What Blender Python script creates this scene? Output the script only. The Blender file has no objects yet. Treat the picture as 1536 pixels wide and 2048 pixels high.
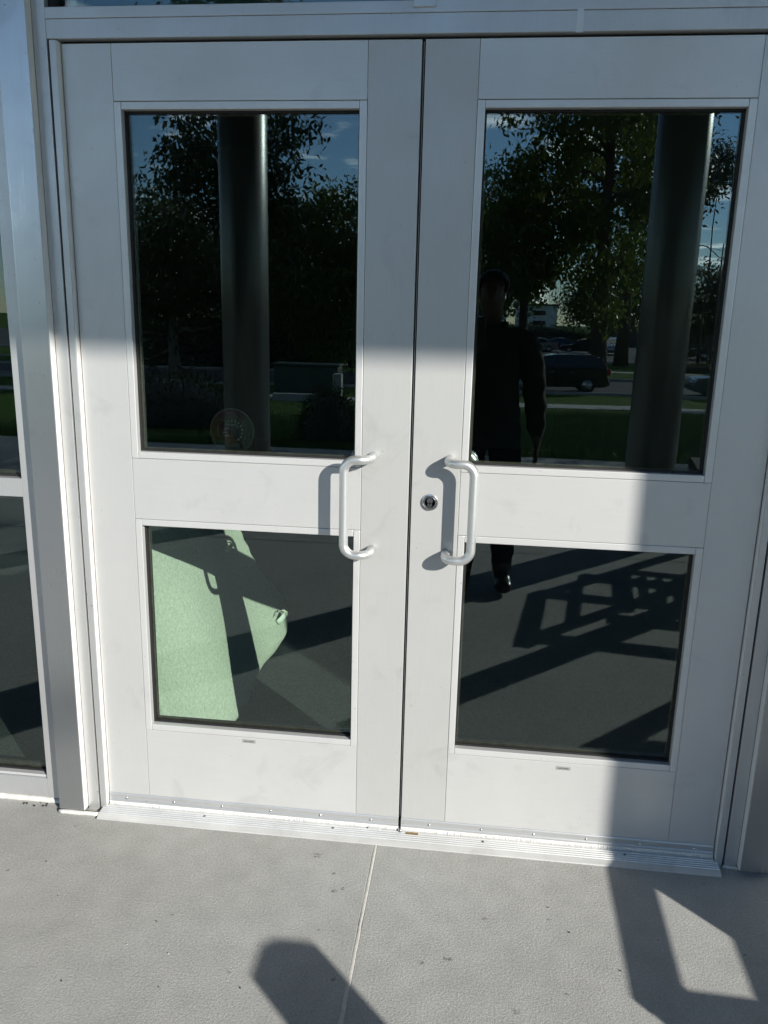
import bpy, bmesh, math, random
import numpy as np
from mathutils import Vector, Matrix, Quaternion

R = math.radians
scene = bpy.context.scene
COL = scene.collection

# ------------------------------------------------------------------ camera
cam_d = bpy.data.cameras.new('camera')
cam = bpy.data.objects.new('camera', cam_d)
COL.objects.link(cam)
cam.location = (0.1595, -2.1117, 1.5123)
_yaw, _pitch, _roll = -0.1081, -0.2378, 0.0236
_f = Vector((math.sin(_yaw)*math.cos(_pitch), math.cos(_yaw)*math.cos(_pitch), math.sin(_pitch)))
_r = Vector((math.cos(_yaw), -math.sin(_yaw), 0))
_u = _r.cross(_f)
_r2 = _r*math.cos(_roll) + _u*math.sin(_roll)
_u2 = -_r*math.sin(_roll) + _u*math.cos(_roll)
cam.rotation_euler = Matrix((_r2, _u2, -_f)).transposed().to_euler()
cam_d.sensor_fit = 'HORIZONTAL'
cam_d.sensor_width = 36.0
cam_d.lens = 36.0*1.0392
cam_d.clip_start = 0.004
cam_d.clip_end = 2000
scene.camera = cam

# ------------------------------------------------------------------ light
SUN = Vector((-0.98, 1.0, -0.57)).normalized()          # direction the light travels
EL = math.asin(-SUN.z)
AZ = math.atan2(-SUN.x, -SUN.y)                          # clockwise from +Y
sun_d = bpy.data.lights.new('sun', 'SUN')
sun_d.energy = 4.15
sun_d.angle = R(0.4)
sun_d.color = (1.0, 0.96, 0.89)
sun = bpy.data.objects.new('sun', sun_d)
COL.objects.link(sun)
sun.rotation_euler = SUN.to_track_quat('-Z', 'Y').to_euler()
sun.location = (20, -20, 15)

world = bpy.data.worlds.new('World')
scene.world = world
world.use_nodes = True
wn = world.node_tree
for n in list(wn.nodes): wn.nodes.remove(n)
def _n(t, **k):
    nd = wn.nodes.new(t)
    for a, b in k.items(): setattr(nd, a, b)
    return nd
w_out = _n('ShaderNodeOutputWorld'); w_bg = _n('ShaderNodeBackground')
w_sky = _n('ShaderNodeTexSky', sky_type='NISHITA', sun_disc=False)
w_sky.sun_elevation = EL; w_sky.sun_rotation = AZ; w_sky.air_density = 1.0; w_sky.dust_density = 0.0; w_sky.ozone_density = 4.8
# thin streaky clouds over the whole sky
w_tc = _n('ShaderNodeTexCoord'); w_sep = _n('ShaderNodeSeparateXYZ'); w_mx = _n('ShaderNodeMath', operation='MAXIMUM'); w_mx.inputs[1].default_value = 0.06
w_dx = _n('ShaderNodeMath', operation='DIVIDE'); w_dy = _n('ShaderNodeMath', operation='DIVIDE'); w_cmb = _n('ShaderNodeCombineXYZ')
w_noise = _n('ShaderNodeTexNoise'); w_noise.inputs['Scale'].default_value = 0.75; w_noise.inputs['Detail'].default_value = 7; w_noise.inputs['Roughness'].default_value = 0.55
w_ramp = _n('ShaderNodeValToRGB'); w_ramp.color_ramp.elements[0].position = 0.545; w_ramp.color_ramp.elements[1].position = 0.74
w_ramp.color_ramp.elements[1].color = (0.75, 0.75, 0.75, 1)
w_mix = _n('ShaderNodeMixRGB'); w_mix.inputs[2].default_value = (32, 31.5, 31, 1)
L = wn.links.new
L(w_tc.outputs['Generated'], w_sep.inputs[0]); L(w_sep.outputs[2], w_mx.inputs[0])
L(w_sep.outputs[0], w_dx.inputs[0]); L(w_mx.outputs[0], w_dx.inputs[1])
L(w_sep.outputs[1], w_dy.inputs[0]); L(w_mx.outputs[0], w_dy.inputs[1])
L(w_dx.outputs[0], w_cmb.inputs[0]); L(w_dy.outputs[0], w_cmb.inputs[1])
L(w_cmb.outputs[0], w_noise.inputs['Vector']); L(w_noise.outputs[0], w_ramp.inputs[0])
L(w_ramp.outputs[0], w_mix.inputs[0]); L(w_sky.outputs[0], w_mix.inputs[1]); L(w_mix.outputs[0], w_bg.inputs[0])
w_bg.inputs[1].default_value = 0.14
L(w_bg.outputs[0], w_out.inputs[0])

scene.view_settings.view_transform = 'Standard'
scene.view_settings.look = 'None'
scene.view_settings.exposure = 0.68
scene.view_settings.gamma = 1.0
scene.view_settings.use_curve_mapping = False
scene.cycles.max_bounces = 10
scene.cycles.transparent_max_bounces = 24
scene.cycles.glossy_bounces = 5
scene.cycles.caustics_reflective = False
scene.cycles.caustics_refractive = False

# ------------------------------------------------------------------ materials
MATS = {}
def mat(name, color, rough=0.6, metal=0.0, var=0.0, vscale=8.0, bump=0.0, bscale=60.0, stretch=(1, 1, 1), spec=0.5, color2=None, rvar=0.0, coat=0.0, detail=4, dist=0.002):
    if name in MATS: return MATS[name]
    m = bpy.data.materials.new(name); m.use_nodes = True
    nt = m.node_tree; b = nt.nodes['Principled BSDF']
    b.inputs['Roughness'].default_value = rough
    b.inputs['Metallic'].default_value = metal
    b.inputs['Specular IOR Level'].default_value = spec
    b.inputs['Coat Weight'].default_value = coat
    c = tuple(color) + (1,)
    b.inputs['Base Color'].default_value = c
    tc = nt.nodes.new('ShaderNodeTexCoord'); mp = nt.nodes.new('ShaderNodeMapping')
    mp.inputs['Scale'].default_value = stretch
    nt.links.new(tc.outputs['Object'], mp.inputs[0])
    if var > 0 or color2 or rvar > 0:
        nz = nt.nodes.new('ShaderNodeTexNoise'); nz.inputs['Scale'].default_value = vscale; nz.inputs['Detail'].default_value = detail
        nt.links.new(mp.outputs[0], nz.inputs['Vector'])
        mr = nt.nodes.new('ShaderNodeMapRange'); mr.inputs[1].default_value = 0.3; mr.inputs[2].default_value = 0.7
        nt.links.new(nz.outputs[0], mr.inputs[0])
        mx = nt.nodes.new('ShaderNodeMixRGB')
        if color2: a, d = c, tuple(color2) + (1,)
        else: a = tuple(max(0, x*(1-var)) for x in color) + (1,); d = tuple(min(1, x*(1+var)) for x in color) + (1,)
        mx.inputs[1].default_value = a; mx.inputs[2].default_value = d
        nt.links.new(mr.outputs[0], mx.inputs[0]); nt.links.new(mx.outputs[0], b.inputs['Base Color'])
        if rvar > 0:
            m2 = nt.nodes.new('ShaderNodeMapRange'); m2.inputs[3].default_value = rough - rvar; m2.inputs[4].default_value = rough + rvar
            nt.links.new(mr.outputs[0], m2.inputs[0]); nt.links.new(m2.outputs[0], b.inputs['Roughness'])
    if bump > 0:
        nb = nt.nodes.new('ShaderNodeTexNoise'); nb.inputs['Scale'].default_value = bscale; nb.inputs['Detail'].default_value = 3
        nt.links.new(mp.outputs[0], nb.inputs['Vector'])
        bp = nt.nodes.new('ShaderNodeBump'); bp.inputs['Strength'].default_value = bump; bp.inputs['Distance'].default_value = dist
        nt.links.new(nb.outputs[0], bp.inputs['Height']); nt.links.new(bp.outputs[0], b.inputs['Normal'])
    MATS[name] = m
    return m

def aluminium(name, color, rough, metal=0.45, stretch=(60, 60, 1.2), var=0.05):
    """satin anodised aluminium: fine drawn grain, cloudy smudges and slight waviness"""
    m = bpy.data.materials.new(name); m.use_nodes = True
    nt = m.node_tree; b = nt.nodes['Principled BSDF']
    tc = nt.nodes.new('ShaderNodeTexCoord')
    mp = nt.nodes.new('ShaderNodeMapping'); mp.inputs['Scale'].default_value = stretch
    nt.links.new(tc.outputs['Object'], mp.inputs[0])
    g = nt.nodes.new('ShaderNodeTexNoise'); g.inputs['Scale'].default_value = 6; g.inputs['Detail'].default_value = 5
    nt.links.new(mp.outputs[0], g.inputs['Vector'])
    s = nt.nodes.new('ShaderNodeTexNoise'); s.inputs['Scale'].default_value = 4.5; s.inputs['Detail'].default_value = 6; s.inputs['Roughness'].default_value = 0.6
    nt.links.new(tc.outputs['Object'], s.inputs['Vector'])
    add = nt.nodes.new('ShaderNodeMath'); add.operation = 'ADD'
    h = nt.nodes.new('ShaderNodeMath'); h.operation = 'MULTIPLY'; h.inputs[1].default_value = 0.45
    nt.links.new(g.outputs[0], h.inputs[0]); nt.links.new(h.outputs[0], add.inputs[0]); nt.links.new(s.outputs[0], add.inputs[1])
    mr = nt.nodes.new('ShaderNodeMapRange'); mr.inputs[1].default_value = 0.45; mr.inputs[2].default_value = 1.0
    nt.links.new(add.outputs[0], mr.inputs[0])
    mx = nt.nodes.new('ShaderNodeMixRGB')
    mx.inputs[1].default_value = tuple(x*(1-var) for x in color) + (1,)
    mx.inputs[2].default_value = tuple(min(1, x*(1+var)) for x in color) + (1,)
    nt.links.new(mr.outputs[0], mx.inputs[0])
    sm = nt.nodes.new('ShaderNodeTexNoise'); sm.inputs['Scale'].default_value = 7.0; sm.inputs['Detail'].default_value = 9; sm.inputs['Roughness'].default_value = 0.62; sm.inputs['Distortion'].default_value = 0.8
    nt.links.new(tc.outputs['Object'], sm.inputs['Vector'])
    sr = nt.nodes.new('ShaderNodeMapRange'); sr.inputs[1].default_value = 0.57; sr.inputs[2].default_value = 0.72; sr.inputs[3].default_value = 1.0; sr.inputs[4].default_value = 0.90
    nt.links.new(sm.outputs[0], sr.inputs[0])
    sp_ = nt.nodes.new('ShaderNodeTexNoise'); sp_.inputs['Scale'].default_value = 95; sp_.inputs['Detail'].default_value = 1
    nt.links.new(tc.outputs['Object'], sp_.inputs['Vector'])
    s3 = nt.nodes.new('ShaderNodeMapRange'); s3.inputs[1].default_value = 0.76; s3.inputs[2].default_value = 0.79; s3.inputs[3].default_value = 1.0; s3.inputs[4].default_value = 0.72
    nt.links.new(sp_.outputs[0], s3.inputs[0])
    pr = nt.nodes.new('ShaderNodeMath'); pr.operation = 'MULTIPLY'; nt.links.new(sr.outputs[0], pr.inputs[0]); nt.links.new(s3.outputs[0], pr.inputs[1])
    dm = nt.nodes.new('ShaderNodeMixRGB'); dm.blend_type = 'MULTIPLY'; dm.inputs[0].default_value = 1.0
    nt.links.new(mx.outputs[0], dm.inputs[1]); nt.links.new(pr.outputs[0], dm.inputs[2]); nt.links.new(dm.outputs[0], b.inputs['Base Color'])
    m2 = nt.nodes.new('ShaderNodeMapRange'); m2.inputs[3].default_value = rough+0.05; m2.inputs[4].default_value = rough-0.05
    nt.links.new(mr.outputs[0], m2.inputs[0]); nt.links.new(m2.outputs[0], b.inputs['Roughness'])
    b.inputs['Metallic'].default_value = metal
    w = nt.nodes.new('ShaderNodeTexNoise'); w.inputs['Scale'].default_value = 5
    nt.links.new(tc.outputs['Object'], w.inputs['Vector'])
    bp = nt.nodes.new('ShaderNodeBump'); bp.inputs['Strength'].default_value = 0.12; bp.inputs['Distance'].default_value = 0.004
    nt.links.new(w.outputs[0], bp.inputs['Height']); nt.links.new(bp.outputs[0], b.inputs['Normal'])
    MATS[name] = m
    return m

def glass(name, r0, tint):
    m = bpy.data.materials.new(name); m.use_nodes = True
    nt = m.node_tree
    for n in list(nt.nodes): nt.nodes.remove(n)
    o = nt.nodes.new('ShaderNodeOutputMaterial'); mx = nt.nodes.new('ShaderNodeMixShader')
    tr = nt.nodes.new('ShaderNodeBsdfTransparent'); tr.inputs[0].default_value = tuple(tint) + (1,)
    gl = nt.nodes.new('ShaderNodeBsdfGlossy'); gl.inputs['Roughness'].default_value = 0.0; gl.inputs[0].default_value = (0.84, 0.97, 1.0, 1)
    tc = nt.nodes.new('ShaderNodeTexCoord'); nz = nt.nodes.new('ShaderNodeTexNoise'); nz.inputs['Scale'].default_value = 3.0; nz.inputs['Detail'].default_value = 1
    nt.links.new(tc.outputs['Object'], nz.inputs['Vector'])
    bp = nt.nodes.new('ShaderNodeBump'); bp.inputs['Strength'].default_value = 1.0; bp.inputs['Distance'].default_value = 0.00017
    nt.links.new(nz.outputs[0], bp.inputs['Height']); nt.links.new(bp.outputs[0], gl.inputs['Normal'])
    lw = nt.nodes.new('ShaderNodeLayerWeight'); lw.inputs[0].default_value = 0.5
    p = nt.nodes.new('ShaderNodeMath'); p.operation = 'POWER'; p.inputs[1].default_value = 5
    mr = nt.nodes.new('ShaderNodeMapRange'); mr.inputs[3].default_value = r0; mr.inputs[4].default_value = 1.0
    nt.links.new(lw.outputs['Facing'], p.inputs[0]); nt.links.new(p.outputs[0], mr.inputs[0])
    nt.links.new(mr.outputs[0], mx.inputs[0]); nt.links.new(tr.outputs[0], mx.inputs[1]); nt.links.new(gl.outputs[0], mx.inputs[2])
    nt.links.new(mx.outputs[0], o.inputs[0])
    MATS[name] = m
    return m

def leafmat(name, c1, c2, trans=0.35):
    m = bpy.data.materials.new(name); m.use_nodes = True
    nt = m.node_tree; b = nt.nodes['Principled BSDF']; out = nt.nodes['Material Output']
    g = nt.nodes.new('ShaderNodeNewGeometry')
    mx = nt.nodes.new('ShaderNodeMixRGB'); mx.inputs[1].default_value = tuple(c1)+(1,); mx.inputs[2].default_value = tuple(c2)+(1,)
    nt.links.new(g.outputs['Random Per Island'], mx.inputs[0]); nt.links.new(mx.outputs[0], b.inputs['Base Color'])
    b.inputs['Roughness'].default_value = 0.45
    t = nt.nodes.new('ShaderNodeBsdfTranslucent'); nt.links.new(mx.outputs[0], t.inputs[0])
    ms = nt.nodes.new('ShaderNodeMixShader'); ms.inputs[0].default_value = trans
    nt.links.new(b.outputs[0], ms.inputs[1]); nt.links.new(t.outputs[0], ms.inputs[2]); nt.links.new(ms.outputs[0], out.inputs[0])
    MATS[name] = m
    return m

ALU = (0.50, 0.515, 0.52)
aluminium('alu_stile', (0.60, 0.60, 0.588), 0.38, metal=0.38)
aluminium('alu_stile_dull', (0.55, 0.55, 0.532), 0.42, metal=0.38)
aluminium('alu_rail', (0.62, 0.62, 0.608), 0.37, metal=0.38, stretch=(1.2, 60, 60))
aluminium('alu_bead', (0.66, 0.66, 0.648), 0.36, metal=0.38)
aluminium('alu_frame', (0.575, 0.58, 0.575), 0.38, metal=0.6)
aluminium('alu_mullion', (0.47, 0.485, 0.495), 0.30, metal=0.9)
mat('white_seal', (0.80, 0.79, 0.76), 0.5, var=0.06, vscale=6)
aluminium('alu_handle', (0.66, 0.67, 0.66), 0.36, metal=0.75, stretch=(20, 20, 20), var=0.03)
aluminium('alu_threshold', (0.72, 0.72, 0.70), 0.40, metal=0.45, stretch=(1.0, 90, 60), var=0.20)
glass('door_glass', 0.068, (0.86, 0.925, 0.88))
mat('rubber', (0.012, 0.012, 0.013), 0.6)
mat('spacer_bronze', (0.085, 0.066, 0.052), 0.5, metal=0.4, var=0.3, vscale=40)
mat('steel', (0.6, 0.6, 0.6), 0.22, metal=1.0)
mat('steel_dark', (0.25, 0.25, 0.25), 0.35, metal=1.0)
mat('brush', (0.78, 0.77, 0.74), 0.8, var=0.12, vscale=3, stretch=(90, 1, 2))
mat('bronze_bolt', (0.36, 0.24, 0.1), 0.4, metal=0.7, var=0.2)
mat('caulk', (0.66, 0.65, 0.61), 0.7, var=0.18, vscale=30, bump=0.5, bscale=60)
mat('stucco', (0.66, 0.67, 0.68), 0.9, var=0.08, bump=0.8, bscale=90, dist=0.004)
mat('soffit', (0.07, 0.072, 0.075), 0.7, var=0.08)
mat('sticker', (0.30, 0.30, 0.29), 0.5)
mat('ink', (0.02, 0.02, 0.02), 0.6)
mat('column_paint', (0.17, 0.182, 0.178), 0.36, metal=0.75, var=0.05, vscale=3, bump=0.10, bscale=5)
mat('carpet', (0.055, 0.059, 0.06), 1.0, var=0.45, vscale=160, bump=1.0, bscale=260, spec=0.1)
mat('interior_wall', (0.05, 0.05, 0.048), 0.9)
mat('pad_fabric', (0.50, 0.535, 0.465), 0.85, var=0.16, vscale=110, bump=0.8, bscale=150, spec=0.2, dist=0.004)
mat('pad_strap', (0.62, 0.70, 0.62), 0.8)
mat('lumber', (0.07, 0.065, 0.06), 0.7, var=0.2)
mat('dark_metal', (0.045, 0.047, 0.05), 0.5, metal=0.2)
mat('asphalt', (0.055, 0.055, 0.057), 0.9, var=0.15, vscale=2)
mat('walk', (0.36, 0.35, 0.33), 0.9, var=0.1, vscale=2)
mat('paint_line', (0.7, 0.7, 0.68), 0.8)
mat('grass', (0.05, 0.098, 0.014), 0.9, color2=(0.08, 0.135, 0.022), vscale=1.3, bump=1.0, bscale=30, spec=0.1, detail=8, dist=0.05)
mat('grass_blade', (0.065, 0.12, 0.02), 0.7, var=0.3)
mat('bark', (0.07, 0.055, 0.042), 0.95, var=0.35, vscale=4, bump=1.0, bscale=12, dist=0.03)
mat('bark_pale', (0.26, 0.23, 0.19), 0.9, var=0.3, vscale=3)
leafmat('leaf_a', (0.05, 0.10, 0.018), (0.15, 0.17, 0.03), 0.5)
leafmat('leaf_b', (0.020, 0.040, 0.012), (0.055, 0.075, 0.02), 0.3)
leafmat('leaf_c', (0.020, 0.035, 0.018), (0.04, 0.06, 0.03), 0.2)
leafmat('leaf_flower', (0.20, 0.14, 0.01), (0.08, 0.09, 0.02), 0.2)
mat('house_wall', (0.56, 0.60, 0.62), 0.9, var=0.04)
mat('house_roof', (0.10, 0.085, 0.075), 0.9)
mat('pane_dark', (0.02, 0.025, 0.03), 0.1)
for nm, c in dict(black=(0.008, 0.008, 0.010), white=(0.7, 0.7, 0.7), silver=(0.35, 0.36, 0.38), blue=(0.04, 0.08, 0.16), grey=(0.1, 0.105, 0.11), red=(0.25, 0.02, 0.02)).items():
    mat('car_'+nm, c, 0.25, coat=0.6, metal=0.15)
mat('car_glass', (0.01, 0.012, 0.014), 0.04, spec=0.9)
mat('tyre', (0.012, 0.012, 0.012), 0.85)
mat('rim', (0.5, 0.5, 0.52), 0.3, metal=0.9)
mat('tail_light', (0.35, 0.01, 0.01), 0.15)
mat('head_light', (0.75, 0.78, 0.8), 0.08)
mat('jacket', (0.010, 0.010, 0.011), 0.85, bump=0.6, bscale=25, dist=0.01)
mat('jeans', (0.014, 0.018, 0.028), 0.9, var=0.2, vscale=20)
mat('boot', (0.015, 0.013, 0.012), 0.3, coat=0.3)
mat('skin', (0.085, 0.048, 0.034), 0.5)
mat('hair', (0.008, 0.007, 0.006), 0.5, bump=1.0, bscale=120)
mat('phone_black', (0.012, 0.012, 0.014), 0.2)
mat('stain', (0.17, 0.16, 0.135), 0.9)
mat('debris', (0.03, 0.027, 0.024), 0.9)
mat('box_green', (0.03, 0.045, 0.035), 0.5)

def concrete():
    m = bpy.data.materials.new('concrete'); m.use_nodes = True
    nt = m.node_tree; b = nt.nodes['Principled BSDF']; b.inputs['Roughness'].default_value = 0.88; b.inputs['Specular IOR Level'].default_value = 0.3
    tc = nt.nodes.new('ShaderNodeTexCoord')
    geo = nt.nodes.new('ShaderNodeNewGeometry')
    def noise(scale, detail=3, rough=0.5):
        n = nt.nodes.new('ShaderNodeTexNoise'); n.inputs['Scale'].default_value = scale; n.inputs['Detail'].default_value = detail; n.inputs['Roughness'].default_value = rough
        nt.links.new(geo.outputs['Position'], n.inputs['Vector']); return n
    big = noise(1.8, 4); mid = noise(14, 4); grit = noise(175, 4, 0.65); fine = noise(420, 2)
    def rng(n, a, b_, lo=0.3, hi=0.7):
        mr = nt.nodes.new('ShaderNodeMapRange'); mr.inputs[1].default_value = lo; mr.inputs[2].default_value = hi
        mr.inputs[3].default_value = a; mr.inputs[4].default_value = b_
        nt.links.new(n.outputs[0], mr.inputs[0]); return mr
    def mul(a, c):
        n = nt.nodes.new('ShaderNodeMath'); n.operation = 'MULTIPLY'; nt.links.new(a.outputs[0], n.inputs[0]); nt.links.new(c.outputs[0], n.inputs[1]); return n
    v = mul(mul(rng(big, 0.90, 1.06), rng(mid, 0.93, 1.05)), mul(rng(grit, 0.80, 1.18), rng(fine, 0.90, 1.10)))
    hue = nt.nodes.new('ShaderNodeMixRGB'); hue.inputs[1].default_value = (0.425, 0.418, 0.388, 1); hue.inputs[2].default_value = (0.41, 0.414, 0.40, 1)
    h2 = noise(0.9, 2); r2 = rng(h2, 0, 1); nt.links.new(r2.outputs[0], hue.inputs[0])
    mx = nt.nodes.new('ShaderNodeMixRGB'); mx.blend_type = 'MULTIPLY'; mx.inputs[0].default_value = 1.0
    nt.links.new(hue.outputs[0], mx.inputs[1]); nt.links.new(v.outputs[0], mx.inputs[2])
    nt.links.new(mx.outputs[0], b.inputs['Base Color'])
    ad = nt.nodes.new('ShaderNodeMath'); ad.operation = 'MULTIPLY_ADD'; ad.inputs[1].default_value = 0.35
    nt.links.new(fine.outputs[0], ad.inputs[0]); nt.links.new(grit.outputs[0], ad.inputs[2])
    bp = nt.nodes.new('ShaderNodeBump'); bp.inputs['Strength'].default_value = 0.5; bp.inputs['Distance'].default_value = 0.003
    nt.links.new(ad.outputs[0], bp.inputs['Height']); nt.links.new(bp.outputs[0], b.inputs['Normal'])
    MATS['concrete'] = m
concrete()
mat('joint', (0.55, 0.54, 0.50), 0.9, var=0.1, vscale=60, bump=0.6, bscale=120)

# ------------------------------------------------------------------ helpers
def new_obj(name, me, material=None, parent=None):
    o = bpy.data.objects.new(name, me)
    COL.objects.link(o)
    if material is not None and me is not None:
        for mm in (material if isinstance(material, (list, tuple)) else [material]):
            me.materials.append(MATS[mm] if isinstance(mm, str) else mm)
    if parent is not None: o.parent = parent
    return o
def tag(o, label, cat, group=None):
    o['label'] = label; o['category'] = cat
    if group: o['group'] = group
    return o
def thing(name, label, cat, loc=(0, 0, 0), rz=0.0, group=None):
    o = bpy.data.objects.new(name, None); COL.objects.link(o)
    o.location = loc; o.rotation_euler = (0, 0, rz); o.empty_display_size = 0.1
    return tag(o, label, cat, group)
def struct(o):
    o['kind'] = 'structure'; return o
def finish(bm, name, material, parent=None, smooth=False, autosmooth=None):
    me = bpy.data.meshes.new(name)
    bmesh.ops.recalc_face_normals(bm, faces=bm.faces[:])
    bm.to_mesh(me); bm.free()
    if smooth:
        for p in me.polygons: p.use_smooth = True
    return new_obj(name, me, material, parent)
def box_bm(bm, x0, x1, y0, y1, z0, z1):
    vs = [bm.verts.new(v) for v in ((x0,y0,z0),(x1,y0,z0),(x1,y1,z0),(x0,y1,z0),(x0,y0,z1),(x1,y0,z1),(x1,y1,z1),(x0,y1,z1))]
    for f in ((0,3,2,1),(4,5,6,7),(0,1,5,4),(1,2,6,5),(2,3,7,6),(3,0,4,7)): bm.faces.new([vs[i] for i in f])
    return vs
def box(name, x0, x1, y0, y1, z0, z1, material, parent=None, bevel=0.0, seg=1):
    bm = bmesh.new(); box_bm(bm, min(x0,x1), max(x0,x1), min(y0,y1), max(y0,y1), min(z0,z1), max(z0,z1))
    if bevel > 0: bmesh.ops.bevel(bm, geom=bm.edges[:], offset=bevel, segments=seg, affect='EDGES', profile=0.5)
    return finish(bm, name, material, parent)
def tube_bm(bm, pts, radii, n=10, cap=True, up=None):
    pts = [Vector(p) for p in pts]
    if not isinstance(radii, (list, tuple)): radii = [radii]*len(pts)
    rings = []
    d0 = (pts[1]-pts[0]).normalized()
    ref = Vector(up) if up else (Vector((0,0,1)) if abs(d0.z) < 0.9 else Vector((1,0,0)))
    x = d0.cross(ref).normalized()
    prev = d0
    for i, p in enumerate(pts):
        d = (pts[min(i+1,len(pts)-1)]-pts[max(i-1,0)]).normalized()
        x = prev.rotation_difference(d) @ x
        x = (x - d*x.dot(d)).normalized(); y = d.cross(x); prev = d
        rings.append([bm.verts.new(p + (x*math.cos(a)+y*math.sin(a))*radii[i]) for a in [2*math.pi*k/n for k in range(n)]])
    for a, b in zip(rings, rings[1:]):
        for k in range(n): bm.faces.new((a[k], a[(k+1)%n], b[(k+1)%n], b[k]))
    if cap:
        bm.faces.new(rings[0][::-1]); bm.faces.new(rings[-1])
def tube(name, pts, radii, material, parent=None, n=10):
    bm = bmesh.new(); tube_bm(bm, pts, radii, n)
    return finish(bm, name, material, parent, smooth=True)
def arc_path(corners, rad, seg=7):
    """polyline with rounded corners"""
    c = [Vector(p) for p in corners]; out = [c[0]]
    for i in range(1, len(c)-1):
        a = (c[i-1]-c[i]).normalized(); b = (c[i+1]-c[i]).normalized()
        ang = a.angle(b); t = rad/math.tan(ang/2)
        t = min(t, (c[i-1]-c[i]).length*0.499, (c[i+1]-c[i]).length*0.499); r = t*math.tan(ang/2)
        ctr = c[i] + (a+b).normalized()*(r/math.sin(ang/2))
        s = c[i]+a*t-ctr; e = c[i]+b*t-ctr
        q = s.rotation_difference(e)
        for k in range(seg+1): out.append(ctr + Quaternion().slerp(q, k/seg) @ s)
    out.append(c[-1]); return out
def lathe(name, prof, material, parent=None, n=32, axis='Z', loc=(0,0,0)):
    bm = bmesh.new(); rings = []
    for r, h in prof:
        ring = []
        for k in range(n):
            a = 2*math.pi*k/n
            v = (r*math.cos(a), r*math.sin(a), h) if axis == 'Z' else (r*math.cos(a), h, r*math.sin(a)) if axis == 'Y' else (h, r*math.cos(a), r*math.sin(a))
            ring.append(bm.verts.new((v[0]+loc[0], v[1]+loc[1], v[2]+loc[2])))
        rings.append(ring)
    for a, b in zip(rings, rings[1:]):
        for k in range(n): bm.faces.new((a[k], a[(k+1)%n], b[(k+1)%n], b[k]))
    bm.faces.new(rings[0][::-1]); bm.faces.new(rings[-1])
    return finish(bm, name, material, parent, smooth=True)
def edge_split(o, ang=35):
    for p in o.data.polygons: p.use_smooth = True
    o.data.set_sharp_from_angle(angle=R(ang))
    return o
def text_mesh(name, body, size, material, parent, loc, rot=(math.pi/2, 0, 0), extrude=0.0):
    cu = bpy.data.curves.new(name, 'FONT'); cu.body = body; cu.size = size; cu.align_x = 'CENTER'; cu.align_y = 'CENTER'; cu.extrude = extrude; cu.offset = size*0.02
    t = bpy.data.objects.new(name+'_c', cu); COL.objects.link(t)
    dg = bpy.context.evaluated_depsgraph_get()
    me = bpy.data.meshes.new_from_object(t.evaluated_get(dg))
    bpy.data.objects.remove(t)
    me.materials.clear()
    o = new_obj(name, me, material, parent); o.location = loc; o.rotation_euler = rot
    return o
def copy_tree(o, parent=None):
    c = o.copy(); COL.objects.link(c); c.parent = parent
    for ch in [x for x in o.children]: copy_tree(ch, c)
    return c

# ------------------------------------------------------------------ ground and terrain
def ter(y):
    if y > -7: return 0.0
    if y > -31: return -1.45*(-y-7)/24
    return -1.45
def strip(name, x0, x1, ys, material, dz=0.0, nx=2):
    """terrain-following sheet"""
    bm = bmesh.new(); rows = []
    for y in ys: rows.append([bm.verts.new((x0+(x1-x0)*i/(nx-1), y, ter(y)+dz)) for i in range(nx)])
    for a, b in zip(rows, rows[1:]):
        for i in range(nx-1): bm.faces.new((a[i], a[i+1], b[i+1], b[i]))
    o = finish(bm, name, material)
    for p in o.data.polygons:
        if p.normal.z < 0: o.data.flip_normals(); break
    return struct(o)
base = strip('terrain', -400, 400, [-900, -31, -7.0, 0.6], 'grass', dz=-0.03)
strip('lawn', -60, 60, [-32.4, -31, -20, -7.02], 'grass', dz=-0.004, nx=3)
strip('far_lawn', -60, 90, [-61, -41.6], 'grass', dz=0.0)
strip('sidewalk', -60, 60, [-23.6, -20.6], 'walk', dz=0.012)
strip('road', -200, 200, [-41.4, -32.6], 'asphalt', dz=-0.012)
strip('parking_lot', -150, 200, [-125, -61.2], 'asphalt', dz=0.0)
strip('median_walk', -60, 90, [-50.2, -48.8], 'walk', dz=0.012)
for nm, y0, y1 in (('kerb', -32.6, -32.4), ('kerb', -41.6, -41.4), ('kerb', -61.2, -61.0)):
    k = box(nm, -60, 60, y0, y1, -1.6, -1.33, 'walk', bevel=0.02); struct(k)
for i in range(14):
    x = -24+i*5.4
    o = box('bay_line', x, x+0.12, -84, -79, -1.449, -1.444, 'paint_line'); struct(o)

# entry plaza: slabs with caulked joints
plaza = bpy.data.objects.new('plaza', None); COL.objects.link(plaza); struct(plaza)
JX = -0.0645
xs = [JX-9.0, JX-6.0, JX-3.0, JX, JX+3.0, JX+6.0, JX+9.0]
ysl = [0.06, -3.05, -7.0]
for i in range(len(xs)-1):
    for j in range(2):
        s = box('paving_slab', xs[i]+0.0035, xs[i+1]-0.0035, ysl[j+1]+0.0035, ysl[j]-0.0035, -0.15, 0.0, 'concrete', plaza, bevel=0.003, seg=2)
random.seed(5)
for x in xs[1:-1]:
    bm = bmesh.new(); n = 160; rows = []
    for k in range(n+1):
        y = 0.05-(7.0)*k/n
        w = 0.0050+random.uniform(-.0008, .0008); ox = random.uniform(-.0006, .0006)
        rows.append([bm.verts.new((x+ox-w, y, -0.0006)), bm.verts.new((x+ox, y, 0.0022+random.uniform(-.0006, .0006))), bm.verts.new((x+ox+w, y, -0.0006))])
    for a, b in zip(rows, rows[1:]):
        for q in range(2): bm.faces.new((a[q], b[q], b[q+1], a[q+1]))
    finish(bm, 'joint_sealant', 'joint', plaza, smooth=True)
struct(box('joint_bed', -9.1, 9.0, -7.0, 0.06, -0.2, -0.012, 'joint'))
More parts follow.
